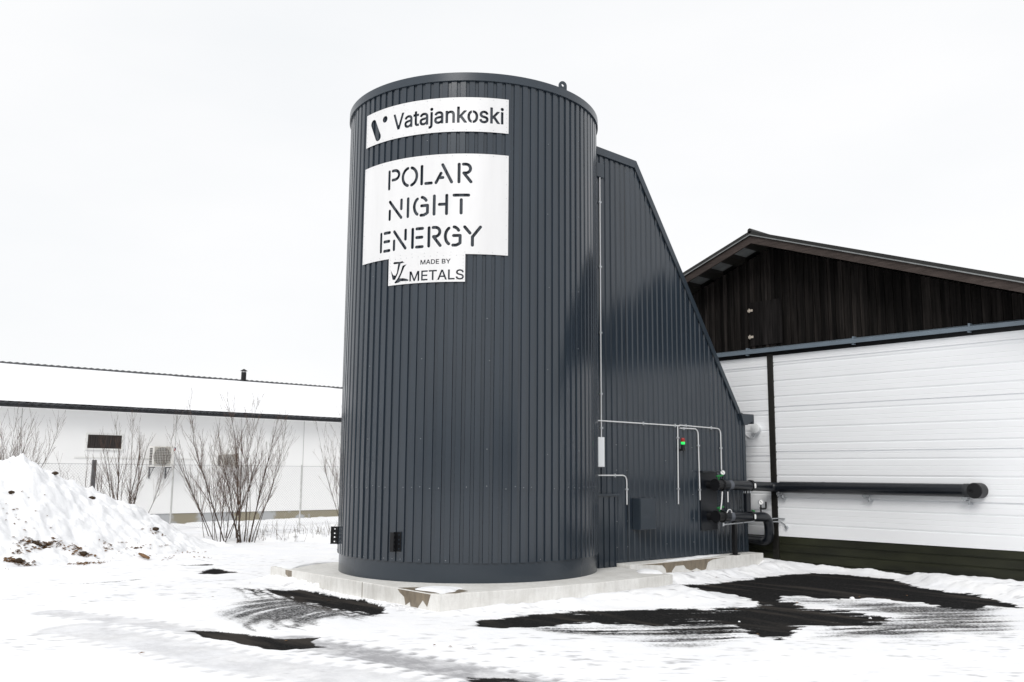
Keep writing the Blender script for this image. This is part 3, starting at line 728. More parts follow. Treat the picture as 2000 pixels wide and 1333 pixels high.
J1 = [(-.513,4.437),(-.493,4.457),(-.381,4.450),(-.341,4.460),(-.345,4.449),(-.310,4.434),(-.38,4.424),(-.485,4.425)]
J2 = [(-.418,4.436),(-.375,4.434),(-.420,4.282),(-.468,4.195),(-.512,4.198),(-.552,4.345),(-.503,4.266),(-.464,4.256),(-.440,4.296)]
J3 = [(-.345,4.388),(-.275,4.406),(-.314,4.364),(-.354,4.276),(-.390,4.208),(-.331,4.206),(-.274,4.193),(-.235,4.173),(-.246,4.160),(-.373,4.164),(-.402,4.149),(-.465,4.142),(-.482,4.152),(-.462,4.175),(-.425,4.209),(-.377,4.29)]
def logo_jl(U, V):
    d = text_d(U, V, 'MADE BY', -.054, .385, 4.382, 4.446, .002)
    d = np.minimum(d, text_d(U, V, 'METALS', -.222, .574, 4.150, 4.292, .003))
    for P in (J1, J2, J3): d = np.minimum(d, sdf_poly(U, V, P))
    return d
cut_sign('cut_out_sign', -.592, .594, 4.118, 4.525, logo_jl, 'smallest white sign reading MADE BY JL METALS, lowest on the silo', .0036, dr=.0045)

# ------------------------------------------------------------------ annex (wedge shaped plant room)
annex = thing('plant_annex', (0, 4, 0), 'dark ribbed metal annex with a steeply sloping top, joined to the silo', 'annex')
WX = 1.222; Y0, YR, YE, YW = 1.30, 2.60, 5.50, 5.66; ZT, ZR, ZE = 6.90, 6.87, 2.66
def topz(y): return np.interp(y, [Y0, YR, YE, YW], [ZT, ZR, ZE, ZE-.02])
prof = [(Y0,.05),(YW,.05),(YW,ZE-.06),(YE,ZE-.03),(YR,ZR-.03),(Y0,ZT-.03)]
MB().prism(prof, 0, -1.2, 1.2).build('core', M_TRIM, annex)
def ribbed_wall(xg, sgn, seed):
    mb = MB(); rr = random.Random(seed); ys = []
    p = .1325; y = Y0
    while y < YW-.02:
        t1, t2 = rr.gauss(0, .0012), rr.gauss(0, .0012)
        ys += [(y, 0), (y+.013, .018+t1), (y+.083, .018+t2), (y+.096, 0)]; y += p
    ys = [q for q in ys if q[0] < YW]; ys.append((YW, 0))
    for br_ in (YR, YE): ys.append((br_, None))
    ys.sort(key=lambda q: q[0]); off = [q[1] for q in ys]; yy = [q[0] for q in ys]
    kn = [(a, b) for a, b in zip(yy, off) if b is not None]; off = [np.interp(a, [k[0] for k in kn], [k[1] for k in kn]) if b is None else b for a, b in zip(yy, off)]
    vs = []; fs = []; zs = 6
    for a, o in zip(yy, off):
        zt = float(topz(a))-.02
        for k in range(zs+1): vs.append((xg+sgn*o, a, .055+(zt-.055)*k/zs))
    for i in range(len(yy)-1):
        for k in range(zs):
            p0 = i*(zs+1)+k; fs.append((p0, p0+zs+1, p0+zs+2, p0+1))
    for i in range(len(yy)-1):   # little bottom lips
        if off[i] > .01 and off[i+1] > .01:
            b = len(vs); vs += [(xg, yy[i], .055), (xg, yy[i+1], .055)]; fs.append((i*(zs+1), b, b+1, (i+1)*(zs+1)))
    return mb.add(vs, fs)
ribbed_wall(WX, 1, 3).build('cladding', M_CLAD, annex)
ribbed_wall(-WX, -1, 4).build('cladding', M_CLAD, annex)
mb = MB()   # roof sheet, standing 3 cm proud
mb.prism([(Y0,ZT-.028),(YR,ZR-.028),(YE,ZE-.028),(YE,ZE+.004),(YR+.012,ZR+.004),(Y0,ZT+.004)], 0, -1.27, 1.27)
mb.build('roof', M_TRIM, annex)
for s in (1, -1):
    x0, x1 = (1.2475, 1.2715) if s > 0 else (-1.2715, -1.2475)
    MB().prism([(Y0,ZT-.125),(YR-.03,ZR-.125),(YR+.012,ZR+.006),(Y0,ZT+.006)], 0, x0, x1).build('edge_trim', M_TRIM, annex, bevel=.003)
    MB().prism([(YR-.03,ZR-.125),(YE-.055,ZE-.06),(YE,ZE+.006),(YR+.012,ZR+.006)], 0, x0, x1).build('edge_trim', M_TRIM, annex, bevel=.003)
mb = MB(); mb.box((1.2, YW-.07, .05), (1.252, YW+.012, 2.50)); mb.box((-1.252, YW-.07, .05), (-1.2, YW+.012, 2.50)); mb.box((-1.2, YW+.002, .05), (1.2, YW+.012, 2.5))
mb.build('corner_trim', M_TRIM, annex)
mb = MB(); mb.prism([(YE-.01,ZE-.05),(YW+.24,ZE-.05),(YW+.24,ZE-.23),(YW+.21,ZE-.23),(YW+.18,ZE-.19),(YW+.013,ZE-.26),(YW-.08,ZE-.26)], 0, -1.30, 1.30)
mb.build('eave_gutter', M_TRIM, annex, bevel=.004)
# low access panel next to the silo
mb = MB(); mb.box((1.246, 1.45, 0.004), (1.262, 2.0, 1.12))
for k in range(5):
    y = 1.46+k*.13; mb.box((1.262, y, .004), (1.278, min(y+.088, 1.998), 1.10))
ap = mb.build('access_panel', M_CLAD, annex)
MB().box((1.246, 1.44, 1.122), (1.305, 2.045, 1.152)).build('drip_flashing', M_TRIM, ap, bevel=.003)
mb = MB(); mb.box((1.2425, 4.245, .49), (1.262, 4.72, 1.50)); hp = mb.build('pipe_hatch', M_PIPE, annex, bevel=.003)
MB().box((1.2425, 4.22, 1.503), (1.33, 4.745, 1.53)).build('drip_flashing', M_PIPE, hp)
for y in (2.06, 2.31, 3.31, 4.05):
    for z in np.arange(.3, 2.2, .41 if y != 3.31 else .7):
        MB().tube([(1.236, y, z), (1.2435, y, z)], .0055, 6).build('screw_head', M_SCREW, annex)
MB().box((1.2225, 2.322, .06), (1.227, 2.336, 6.8)).build('sheet_joint', M_BLACK, annex)
MB().box((1.2425, 1.60, 6.38), (1.275, 1.78, 6.62)).build('cable_cover', M_TRIM, annex, bevel=.004)

# dark cabinet on the annex wall
cab = thing('equipment_cabinet', (1.24, 2.66, .57), 'dark metal cabinet mounted low on the annex wall', 'cabinet')
MB().box((1.2425, 2.44, .57), (1.395, 2.83, 1.075)).build('body', M_TRIM, cab, bevel=.004)
MB().box((1.3975, 2.445, .575), (1.412, 2.825, 1.07)).build('door', M_TRIM, cab, bevel=.003)
wb = thing('junction_box', (1.24, 1.65, 1.57), 'white rectangular electrical box beside the silo edge', 'electrical box')
MB().box((1.2425, 1.50, 1.575), (1.33, 1.685, 2.05)).build('body', M_WBOX, wb, bevel=.008)
MB().box((1.3325, 1.50, 1.58), (1.345, 1.665, 2.045)).build('lid', M_WBOX, wb, bevel=.006)

# conduits
def conduit(paths, label, clips):
    t = thing('cable_conduit', paths[0][0], label, 'conduit', 'white cable conduits on the annex wall')
    mb = MB()
    for p in paths: mb.tube(smoothpath(p, .11), .0105, 8)
    mb.build('tube', M_CONDUIT, t, smooth=50)
    for c in clips:
        x, y, z, o = c
        q = MB(); (q.box((1.2405, y-.012, z-.028), (1.268, y+.012, z+.028)) if o == 'h' else q.box((1.2405, y-.028, z-.012), (1.268, y+.028, z+.012)))
        q.build('clip', M_STEEL, t)
xc = 1.256
conduit([[(xc,1.69,6.40),(xc,1.686,2.045)]], 'long upright white conduit running up the annex beside the silo', [(0,1.69,z,'v') for z in (5.95,4.85,3.75,2.75,2.2)])
conduit([[(xc,1.50,2.315),(xc,3.69,2.31)],[(xc,3.69,2.322),(xc,4.885,2.303),(xc,4.885,1.556)]], 'longest level white conduit, bending down above the upper pipe valve', [(0,2.72,2.313,'h'),(0,3.56,2.311,'h'),(0,3.86,2.319,'h'),(0,4.6,2.308,'h'),(0,4.886,1.95,'v')])
conduit([[(xc,3.638,2.301),(xc,3.620,.96)]], 'straight white conduit hanging down left of the signal light', [(0,3.636,2.1,'v'),(0,3.625,1.22,'v')])
conduit([[(xc,3.70,2.27),(xc,4.212,2.275),(xc,4.231,1.02)]], 'bent white conduit dropping to the left edge of the pipe hatch', [(0,3.8,2.27,'h'),(0,4.215,1.98,'v'),(0,4.226,1.2,'v')])
conduit([[(xc,1.50,1.444),(xc,2.288,1.446),(xc,2.286,.974)]], 'short low white conduit bending down above the screw line by the access panel', [(0,2.0,1.445,'h'),(0,2.287,1.22,'v')])
# signal light
sg = thing('signal_light', (1.26, 3.72, 1.88), 'small signal light tower with red top and lit green band', 'signal light')
MB().box((1.2405, 3.68, 1.875), (1.33, 3.76, 1.905)).build('bracket', M_BLACK, sg, bevel=.003)
MB().lathe([(.034,1.905),(.034,1.985)], 20, (1.30,3.72,0)).build('base', M_BLACK, sg, smooth=40)
MB().lathe([(.034,1.987),(.034,2.03)], 20, (1.30,3.72,0)).build('green_lens', M_GREENL, sg, smooth=40)
MB().lathe([(.034,2.032),(.034,2.085),(.026,2.10)], 20, (1.30,3.72,0)).build('red_lens', M_RED, sg, smooth=40)

# ------------------------------------------------------------------ pipes
def valve(parent, y, z):
    MB().lathe([(.106,y-.12),(.106,y-.085),(.088,y-.08),(.088,y+.06),(.106,y+.065),(.106,y+.09)], 24, (1.47,0,z), 'Y').build('valve_body', M_BLACK, parent, smooth=35)
    for yy in (y-.1, y+.07):
        for k in range(8):
            a = 2*math.pi*k/8; MB().tube([(1.47+.088*math.cos(a), yy-.03, z+.088*math.sin(a)), (1.47+.088*math.cos(a), yy+.03, z+.088*math.sin(a))], .010, 6).build('flange_bolt', M_BLACK, parent)
    h = MB(); h.tube([(1.47,y,z+.09),(1.47,y,z+.15)], .014, 8); h.obox((1.47, y+.03, z+.158), (.04, .17, .028), Matrix.Rotation(.12, 3, 'X')); h.build('valve_handle', M_GREEN, parent, bevel=.005)
def wrap(parent, y, z, r, m, w=.10, name='tape_band'):
    MB().lathe([(r,y-w/2),(r,y+w/2)], 28, (1.47,0,z), 'Y').build(name, m, parent, smooth=40)
def badge(parent, x, y, z):
    MB().lathe([(.098,y-.035),(.103,y-.03),(.103,y+.03),(.098,y+.035)], 28, (1.47,0,z), 'Y').build('pipe_clamp', M_BLACK, parent, smooth=40)
    mb = MB(); d = Vector((.88,-.47,0)).normalized(); c = Vector((1.47,y,z))+Vector((.1035,0,.0)); vs = []
    for k in range(20):
        a = 2*math.pi*k/20; vs.append((c.x+.006, c.y+.026*math.cos(a), c.z+.045*math.sin(a)))
    for k in range(20):
        a = 2*math.pi*k/20; vs.append((c.x-.012, c.y+.026*math.cos(a), c.z+.045*math.sin(a)))
    mb.add(vs, [tuple(range(20))]+[(k, (k+1) % 20, 20+(k+1) % 20, 20+k) for k in range(20)]); mb.build('oval_label', M_DIAL, parent)

up_ = thing('heating_pipe', (1.47, 4.45, 1.30), 'upper black insulated pipe running from the hatch along the white barn wall', 'pipe')
PR = .088; zu = 1.29
mb = MB(); mb.tube(smoothpath([(1.25,4.47,zu),(1.47,4.47,zu),(1.47,4.7,zu)], .15, 8), .075, 24); mb.build('stub', M_BLACK, up_, smooth=40)
mb = MB(); mb.tube(smoothpath([(1.47,4.62,zu),(1.47,6.165,1.245),(2.6,6.165,1.245)], .16, 10), PR, 28); mb.build('pipe', M_PIPE, up_, smooth=40)
MB().lathe([(.098,1.66),(.105,1.665),(.105,5.155),(.098,5.16)], 32, (0,6.165,1.245), 'X').build('casing', M_PIPE, up_, smooth=40)
MB().lathe([(.107,2.52),(.107,2.56)], 32, (0,6.165,1.245), 'X').build('joint_band', M_PIPE, up_, smooth=40)
MB().lathe([(.108,5.02),(.110,5.025),(.110,5.10),(.108,5.105)], 28, (0,6.165,1.245), 'X').build('end_band', M_BAND2D, up_, smooth=40)
mb = MB(); mb.lathe([(.112,5.13),(.116,5.135),(.116,5.21),(.10,5.215)], 28, (0,6.165,1.245), 'X')
mb.lathe([(.112,6.052),(.124,6.064),(.124,6.298)], 32, (5.215,0,1.245), 'Y'); mb.build('end_elbow', M_BLACK, up_, smooth=40)
valve(up_, 4.50, zu); wrap(up_, 4.80, zu-.007, .0905, M_BAND2); badge(up_, 0, 5.47, 1.271)
for x in (1.62, 3.33, 5.02):
    mb = MB(); mb.box((x-.018, 6.13, 1.075), (x+.018, 6.297, 1.10)); mb.box((x-.05, 6.15, 1.10), (x+.05, 6.18, 1.142)); mb.tube([(x+.055,6.20,1.10),(x+.055,6.20,1.02)], .010, 6); mb.box((x+.035,6.19,1.02),(x+.075,6.297,1.045))
    mb.build('pipe_bracket', M_STEEL, up_)
def gauge(parent, c, facing, r=.042):
    d = Vector(facing).normalized(); c = Vector(c)
    g = MB(); g.tube([c-d*.02, c+d*.012], r, 24); go = g.build('gauge_case', M_STEEL, parent, smooth=40)
    f = MB(); f.tube([c+d*.013, c+d*.0145], r*.86, 24); f.build('dial', M_DIAL, go)
    n_ = MB(); s_ = d.cross(Vector((0,0,1))).normalized(); n_.tube([c+d*.016-s_*r*.3-Vector((0,0,r*.35)), c+d*.016+s_*r*.5+Vector((0,0,r*.55))], .0035, 5); n_.build('needle', M_BLACK, go)
gauge(up_, (1.47,4.62,1.505), (.8,-.6,0))
MB().tube([(1.47,4.62,1.36),(1.47,4.62,1.47)], .013, 8).build('gauge_stem', M_BLACK, up_)

lp = thing('return_pipe', (1.47, 4.45, .74), 'lower black pipe that bends down to the plinth, with a gauge on top', 'pipe')
zl = .735
mb = MB(); mb.tube(smoothpath([(1.25,4.47,zl),(1.47,4.47,zl),(1.47,4.7,zl)], .15, 8), .075, 24); mb.build('stub', M_BLACK, lp, smooth=40)
mb = MB(); mb.tube(smoothpath([(1.47,4.62,zl),(1.47,6.02,.69),(1.47,6.04,.235),(.9,6.24,.235)], .20, 12), PR, 28); mb.build('pipe', M_PIPE, lp, smooth=40)
valve(lp, 4.50, zl); wrap(lp, 4.80, zl-.005, .0905, M_BAND2); badge(lp, 0, 5.44, .712)
mb = MB(); mb.tube([(1.47,5.36,.80),(1.47,5.36,1.20)], .060, 20); mb.build('bypass_pipe', M_PIPE, lp, smooth=40)
for k in range(8):
    a = 2*math.pi*k/8
    MB().tube([(1.47+.062*math.cos(a), 5.36+.062*math.sin(a), 1.135), (1.47+.062*math.cos(a), 5.36+.062*math.sin(a), 1.175)], .010, 6).build('flange_bolt', M_STEEL, lp)
MB().box((1.45,5.50,.78),(1.49,5.56,.825)).build('valve_handle', M_GREEN, lp, bevel=.004)
gauge(lp, (1.47,5.78,.965), (.8,-.6,0), .048)
mb = MB(); mb.tube([(1.47,5.78,.78),(1.47,5.78,.92)], .014, 8); mb.tube([(1.47,5.78,.845),(1.47,5.78,.87)], .024, 8); mb.tube(smoothpath([(1.47,5.78,.845),(1.47,5.95,.845),(1.47,5.95,.97)], .03), .016, 8); mb.build('gauge_stem', M_BLACK, lp, smooth=40)
mb = MB(); mb.tube([(1.58,4.45,.60),(1.58,5.02,.615)], .011, 8); mb.tube([(1.58,5.06,.617),(1.58,5.40,.63)], .011, 8); mb.tube([(1.58,4.45,.575),(1.58,4.45,.63)], .016, 8); mb.build('drain_rod', M_STEEL, lp, smooth=40)
mb = MB(); mb.tube([(1.50,6.08,.655),(1.50,6.26,.655),(1.66,6.27,.655)], .012, 8); mb.tube([(1.50,6.08,.60),(1.58,6.26,.60),(1.66,6.26,.55),(1.69,6.27,.50)], .012, 8); mb.tube([(1.69,6.24,.50),(1.69,6.297,.50)], .028, 10); mb.build('drain_tap', M_STEEL, lp, smooth=40)
mb = MB(); mb.tube(smoothpath([(1.54,4.50,1.17),(1.545,4.47,1.0),(1.54,4.44,.86)], .1), .011, 8); mb.tube([(1.54,4.66,1.17),(1.54,4.66,.985)], .011, 8); mb.tube(smoothpath([(1.54,4.62,.80),(1.56,4.64,.86),(1.56,4.72,.85),(1.55,4.75,.80)], .05), .010, 8)
mb.build('sensor_cable', M_CONDUIT, lp, smooth=40)
pp = thing('pipe_support', (1.47, 4.93, .05), 'black steel post standing on the kerb under the lower pipe', 'support post')
MB().box((1.435,4.895,.062),(1.505,4.965,.645)).build('post', M_BLACK, pp, bevel=.003)
MB().box((1.40,4.86,.051),(1.535,5.0,.060)).build('foot_plate', M_BLACK, pp)

# ------------------------------------------------------------------ barn
YB = 6.30; AX, AZ = 1.52, 6.12; SLP = .347
barn = thing('gable_barn', (1.5, 7, GZ), 'large gabled barn with black wooden gable over white panel wall', 'barn')
XL, XR = -5.2, 8.3
MB().prism([(XL+.02,-.4),(XR-.02,-.4),(XR-.02,AZ-.30-SLP*(XR-AX)),(AX,AZ-.28),(XL+.02,AZ-.30-SLP*(AX-XL))], 1, YB+.09, 26).build('walls', M_POST, barn)
rr = random.Random(4); mb = MB(); tone = []
x = XL; k = 0
while x < XR:
    wdt = rr.uniform(.066, .090); zt = AZ-.22-SLP*abs(x+wdt/2-AX); o = .0 if k % 2 else .016
    if zt > 3.9:
        mb.box((x, YB-o, 3.86), (x+wdt-.004, YB+.085, zt)); t_ = rr.choice([.4,.6,.8,1,1.2,1.5,1.9]) * (2.2 if rr.random() < .04 else 1); tone += [t_]*6
    x += wdt; k += 1
wood = mb.build('gable_boards', M_WOOD, barn, fix=False)
at = wood.data.attributes.new('tone', 'FLOAT_COLOR', 'FACE'); at.data.foreach_set('color', np.array([[t_, t_*.97, t_*.94, 1] for t_ in tone], np.float32).ravel())
# loft hatch
mb = MB(); tone = []
for k in range(7):
    x0 = 1.03+k*.103; mb.box((x0, YB-.034, 3.99), (x0+.099, YB-.018, 4.86)); t_ = rr.choice([.8,1,1.25,.9]); tone += [t_]*6
hatch = mb.build('loft_hatch', M_WOOD, barn, fix=False)
at = hatch.data.attributes.new('tone', 'FLOAT_COLOR', 'FACE'); at.data.foreach_set('color', np.array([[t_, t_, t_*1.05, 1] for t_ in tone], np.float32).ravel())
for z in (4.70, 4.17):
    q = MB(); q.box((.985,YB-.042,z-.022),(1.10,YB-.0345,z+.022)); q.tube([(1.025,YB-.045,z-.04),(1.025,YB-.045,z+.04)], .012, 8); q.build('hinge', M_HINGE, hatch)
# white panel wall
def panel_profile(z0, z1, joints, step=.30, off=.55, cham=.012, dep=.010):
    g = sorted(set([round(off+step*k, 3) for k in range(-4, 16) if z0+.06 < off+step*k < z1-.06 and all(abs(off+step*k-j) > .05 for j in joints)]))
    pr = [(0, z0)]
    for z, isj in sorted([(q, 0) for q in g]+[(q, 1) for q in joints if z0 < q < z1]):
        if isj: pr += [(0, z-.010), (.022, z-.007), (.022, z+.007), (0, z+.012)]
        else: pr += [(.0, z-.008), (.012, z-.004), (.012, z+.004), (0, z+.034), (0, z+.105), (.004, z+.108), (.004, z+.112), (0, z+.118), (0, z+.185), (.004, z+.188), (.004, z+.192), (0, z+.198)] if step > .2 else [(0, z-.006), (.014, z-.003), (.014, z+.004), (0, z+.030)]
    pr.append((0, z1)); pr = [q for q in pr if all(abs(q[1]-j) > .02 or q[0] > .02 or abs(abs(q[1]-j)-.011) < .002 for j in joints)]; pr.sort(key=lambda q: q[1]); return pr
def panel(x0, x1, z0, z1, joints, y, name, m, **kw):
    pr = panel_profile(z0, z1, joints, **kw); mb = MB(); vs = []; fs = []
    for d, z in pr: vs += [(x0, y+d, z), (x1, y+d, z)]
    for i in range(len(pr)-1): fs.append((2*i, 2*i+1, 2*i+3, 2*i+2))
    mb.add(vs, fs); mb.box((x0, y+.03, z0), (x1, y+.085, z1))
    return mb.build(name, m, barn, fix=False)
panel(1.502, XR, .33, 3.76, [1.05, 1.905, 2.76, 3.62], YB, 'white_panel', M_PANEL)
panel(XL, 1.372, .33, 3.76, [.80, 1.83, 2.70, 3.56], YB, 'white_panel', M_PANEL, off=.50)
panel(XL, XR, -.4, .322, [-.13], YB+.012, 'plinth_panel', M_PLINTH, step=.15, off=.03)
MB().box((1.375, YB-.02, -.4), (1.499, YB+.08, 3.80)).build('post', M_POST, barn, bevel=.004)
MB().prism([(YB-.115,3.825),(YB-.12,3.895),(YB-.02,3.93),(YB+.08,3.93),(YB+.08,3.90),(YB-.10,3.825)], 0, XL, XR-.5).build('sliding_rail', M_RAIL, barn)
MB().box((XL, YB+.03, 3.765), (XR-.5, YB+.084, 3.856)).build('rail_backing', M_BLACK, barn)
for x in (-1.2, .99, 3.23, 5.25, 7.3):
    q = MB(); q.box((x-.016,YB-.122,3.875),(x+.016,YB-.019,3.943)); q.box((x-.04,YB-.10,3.80),(x+.0,YB-.03,3.822)); q.build('rail_bracket', M_RAIL, barn)
# roof
YF = 5.64
def roofz(x, d=0): return AZ+d-SLP*abs(x-AX)
mb = MB()
for s in (1, -1):
    xe = AX+s*7.4
    mb.prism([(AX, AZ), (xe, AZ-SLP*7.4), (xe, AZ-SLP*7.4-.085), (AX, AZ-.085)], 1, YF-.03, 26.4)
mb.build('roof', M_ROOF, barn)
for s in (1, -1): MB().prism([(AX, AZ-.088), (AX+s*7.4, AZ-SLP*7.4-.088), (AX+s*7.4, AZ-SLP*7.4-.235), (AX, AZ-.235)], 1, YF, YF+.035).build('barge_board', M_BARGE, barn)
mb = MB()
for s in (1, -1): mb.prism([(AX, AZ-.066), (AX+s*7.4, AZ-SLP*7.4-.066), (AX+s*7.4, AZ-SLP*7.4-.087), (AX, AZ-.087)], 1, YF-.037, YF-.031)
mb.build('drip_edge', M_SOFFIT, barn)
mb = MB()
for s in (1, -1): mb.prism([(AX, AZ-.089), (AX+s*7.3, AZ-SLP*7.3-.089), (AX+s*7.3, AZ-SLP*7.3-.093), (AX, AZ-.093)], 1, YF+.04, YB+.05)
mb.build('soffit_sheet', M_SOFFIT, barn)
for s in (1, -1):
    for k in range(13):
        x = AX+s*(.12+k*.56); z = roofz(x)-.094
        q = MB(); q.obox((x, (YF+YB)/2+.04, z-.055), (.22, YB-YF-.02, .10), Matrix.Rotation(math.atan(SLP)*s, 3, 'Y')); q.build('purlin', M_POST, barn)
mb = MB(); mb.tube([(AX, YF-.03, AZ+.005), (AX, 26.4, AZ+.005)], .05, 8); mb.build('ridge_cap', M_ROOF, barn)
# white siren disc with its cable
sr = thing('round_siren', (1.11, YB-.06, 2.365), 'round white siren with a looping cable beside the annex gutter', 'siren')
MB().lathe([(.085,-.055),(.10,-.05),(.10,.01),(.06,.058)], 28, (1.11,YB-.06,2.365), 'Y').build('housing', M_WBOX, sr, smooth=35)
MB().tube(smoothpath([(1.08,YB-.02,2.30),(1.0,YB-.02,2.18),(.90,YB-.02,2.19),(.80,YB-.02,2.31),(.76,YB-.02,2.40)], .1), .009, 6).build('cable', M_CONDUIT, sr, smooth=50)

# ------------------------------------------------------------------ warehouse behind
wh = thing('warehouse', (-18, 3, GZ), 'long low white warehouse under a snow covered roof', 'warehouse')
WHX = -16.0; YA, YZ = -24.0, 30.0
MB().box((-30, YA, .212), (WHX, YZ, 3.30)).build('wall', M_RENDER, wh)
MB().box((-29.9, YA+.05, -.6), (WHX-.03, YZ-.05, .208)).build('plinth', M_WPL, wh)
M_JOINT = mat('grey_joint', (.52,.52,.51), .7)
for y in (-11.2, -6.9, -2.65, 1.58, 5.85, 10.1, 14.4): MB().box((WHX+.001, y-.010, .22), (WHX+.006, y+.010, 3.12)).build('panel_joint', M_JOINT, wh)
def rz(x): return 3.25+(-15.55-x)*.318 if x > -20 else 3.25+4.45*.318-(-20-x)*.318
mb = MB(); xs_ = -15.50
# corrugated eave edge
vs = []; fs = []; yy = np.arange(YA-.4, YZ+.4, .05); 
for i, y in enumerate(yy):
    o = .016*math.sin(y*2*math.pi/.20)
    for x, z in ((xs_, rz(xs_)-.005+o), (-16.3, rz(-16.3)-.005+o), (xs_, rz(xs_)-.045+o)): vs.append((x, y, z))
for i in range(len(yy)-1): p = 3*i; fs += [(p, p+3, p+4, p+1), (p, p+2, p+5, p+3)]
mb.add(vs, fs); mb.build('roof_sheet', M_EAVE, wh, fix=False)
MB().box((-15.60, YA-.4, 3.115), (-15.55, YZ+.4, rz(-15.55)-.055)).build('fascia', M_EAVE, wh)
MB().box((-16.02, YA-.4, 3.12), (-15.602, YZ+.4, 3.15)).build('soffit', M_RENDER, wh)
MB().prism([(-16.0,3.28),(-20,rz(-20)-.06),(-24.5,3.28)], 1, YA-.3, YZ+.3).build('roof_core', M_EAVE, wh)
xsn = np.linspace(-15.56, -19.86, 24); ysn = np.arange(YA-.3, YZ+.3, .12); XX, YY = np.meshgrid(xsn, ysn, indexing='ij')
tt = (-15.56-XX)/4.3; ed = np.minimum(1, np.minimum(tt*14, (1-tt)*10))
edge_n = (fbm(YY*3.1, YY*0+2, 4)-.5)
ZZ = 3.25+(-15.55-XX)*.318 + .015 + .13*np.sqrt(np.clip(ed, 0, 1)) + (fbm(XX*1.2, YY*.8, 4)-.5)*.08*np.clip(ed, 0, 1) 
XX = XX + np.where(tt < .02, edge_n*.10, 0) + np.where(tt > .97, edge_n*.14, 0)
mb = MB(); mb.v = [tuple(p) for p in np.stack([XX, YY, ZZ], -1).reshape(-1, 3)]; idx = np.arange(XX.size).reshape(XX.shape)
mb.f = [tuple(q) for q in np.stack([idx[:-1, :-1], idx[1:, :-1], idx[1:, 1:], idx[:-1, 1:]], -1).reshape(-1, 4).tolist()]
mb.build('roof_snow', M_SNOW, wh, smooth=80, fix=False)
vs = []; fs = []
for i, y in enumerate(yy):
    o = .012*math.sin(y*2*math.pi/.20)
    for x, dz in ((-19.78, .0), (-19.80, .05), (-20, .095), (-20.3, .0)): vs.append((x, y, rz(x)+dz+o))
for i in range(len(yy)-1):
    p = 4*i; fs += [(p+k, p+4+k, p+5+k, p+1+k) for k in range(3)]
MB().add(vs, fs).build('ridge_cap', M_EAVE, wh, fix=False)
ch = MB(); ch.lathe([(.09,4.5),(.09,5.03)], 16, (-20,5.52,0)); ch.lathe([(.125,5.07),(.13,5.08),(.02,5.15)], 16, (-20,5.52,0)); 
for k in range(4): ch.tube([(-20+.07*math.cos(k*1.57), 5.52+.07*math.sin(k*1.57), 5.0), (-20+.07*math.cos(k*1.57), 5.52+.07*math.sin(k*1.57), 5.08)], .01, 5)
ch.build('vent_chimney', M_BLACK, wh, smooth=40)
# louvred window
fr = MB(); y0, y1, z0, z1 = -.93, .0, 2.08, 2.46
fr.box((WHX+.002,y0-.05,z0-.05),(WHX+.045,y1+.05,z0)); fr.box((WHX+.002,y0-.05,z1),(WHX+.045,y1+.05,z1+.05)); fr.box((WHX+.002,y0-.05,z0),(WHX+.045,y0,z1)); fr.box((WHX+.002,y1,z0),(WHX+.045,y1+.05,z1))
win = fr.build('louvre_window', M_FRAME, wh)
lv = MB()
for k in range(14): yq = y0+.004+k*(y1-y0)/14; lv.box((WHX+.005,yq,z0),(WHX+.03+.008*(k % 2),yq+.060,z1))
lv.build('louvre', M_LOUV, win)
MB().box((WHX+.002,-1.25,1.80),(WHX+.02,2.2,1.83)).build('cable_tray', M_FRAME, wh)

def ac(y0, y1, z0, z1, label, brk):
    t = thing('heat_pump_unit', (WHX+.3, (y0+y1)/2, z0), label, 'air conditioner', 'heat pump units on the warehouse wall')
    x0, x1 = WHX+.12, WHX+.42
    MB().box((x0,y0,z0),(x1,y1,z1)).build('casing', M_ACW, t, bevel=.012)
    cyy, czz = y0+(y1-y0)*.44, (z0+z1)/2; r_ = (z1-z0)*.43
    fr = MB(); fr.box((x1+.002,y0+.04,z0+.03),(x1+.006,y1-.10,z1-.03)); fr.build('grille_panel', mat('ac_panel_grey', (.42,.40,.36), .6), t)
    f = MB(); f.lathe([(r_,.007),(r_,.010)], 32, (x1,cyy,czz), 'X'); fan = f.build('fan_opening', M_ACG, t)
    gq = MB()
    for k in range(-5, 6):
        h = math.sqrt(max(.01, 1-(k/5.5)**2))*r_; gq.box((x1+.012,cyy-h,czz+k*r_/5.5-.0025),(x1+.018,cyy+h,czz+k*r_/5.5+.0025)); gq.box((x1+.0125,cyy+k*r_/5.5-.0025,czz-h),(x1+.0175,cyy+k*r_/5.5+.0025,czz+h))
    gq.build('fan_guard', M_ACW, fan)
    s = MB(); nl = 11
    for k in range(nl): zq = z0+.05+k*(z1-z0-.1)/nl; s.box((x0+.05,y0-.008,zq),(x1-.05,y0-.002,zq+(z1-z0-.1)/nl*.6))
    s.build('side_louvres', M_ACD, t)
    if brk:
        for yq in (y0+.05, y1-.09):
            q = MB(); q.box((WHX+.002,yq,z0-.03),(x1,yq+.035,z0-.002)); q.box((WHX+.002,yq,z0-.34),(WHX+.03,yq+.035,z0-.03)); q.tube([(WHX+.03,yq+.017,z0-.30),(x1-.08,yq+.017,z0-.03)], .012, 6); q.build('wall_bracket', M_POSTG, t)
ac(.78, 1.40, 1.575, 2.18, 'larger heat pump unit on brackets right of the louvred window', True)
ac(2.86, 3.42, 1.57, 2.0, 'smaller heat pump unit half hidden by the tall shrub', False)
ws = thing('wall_sticker', (WHX+.01, 1.44, 2.0), 'small white notice with a round mark beside the larger heat pump', 'notice')
MB().box((WHX+.003,1.44,1.86),(WHX+.008,1.62,2.20)).build('sheet', M_DIAL, ws)
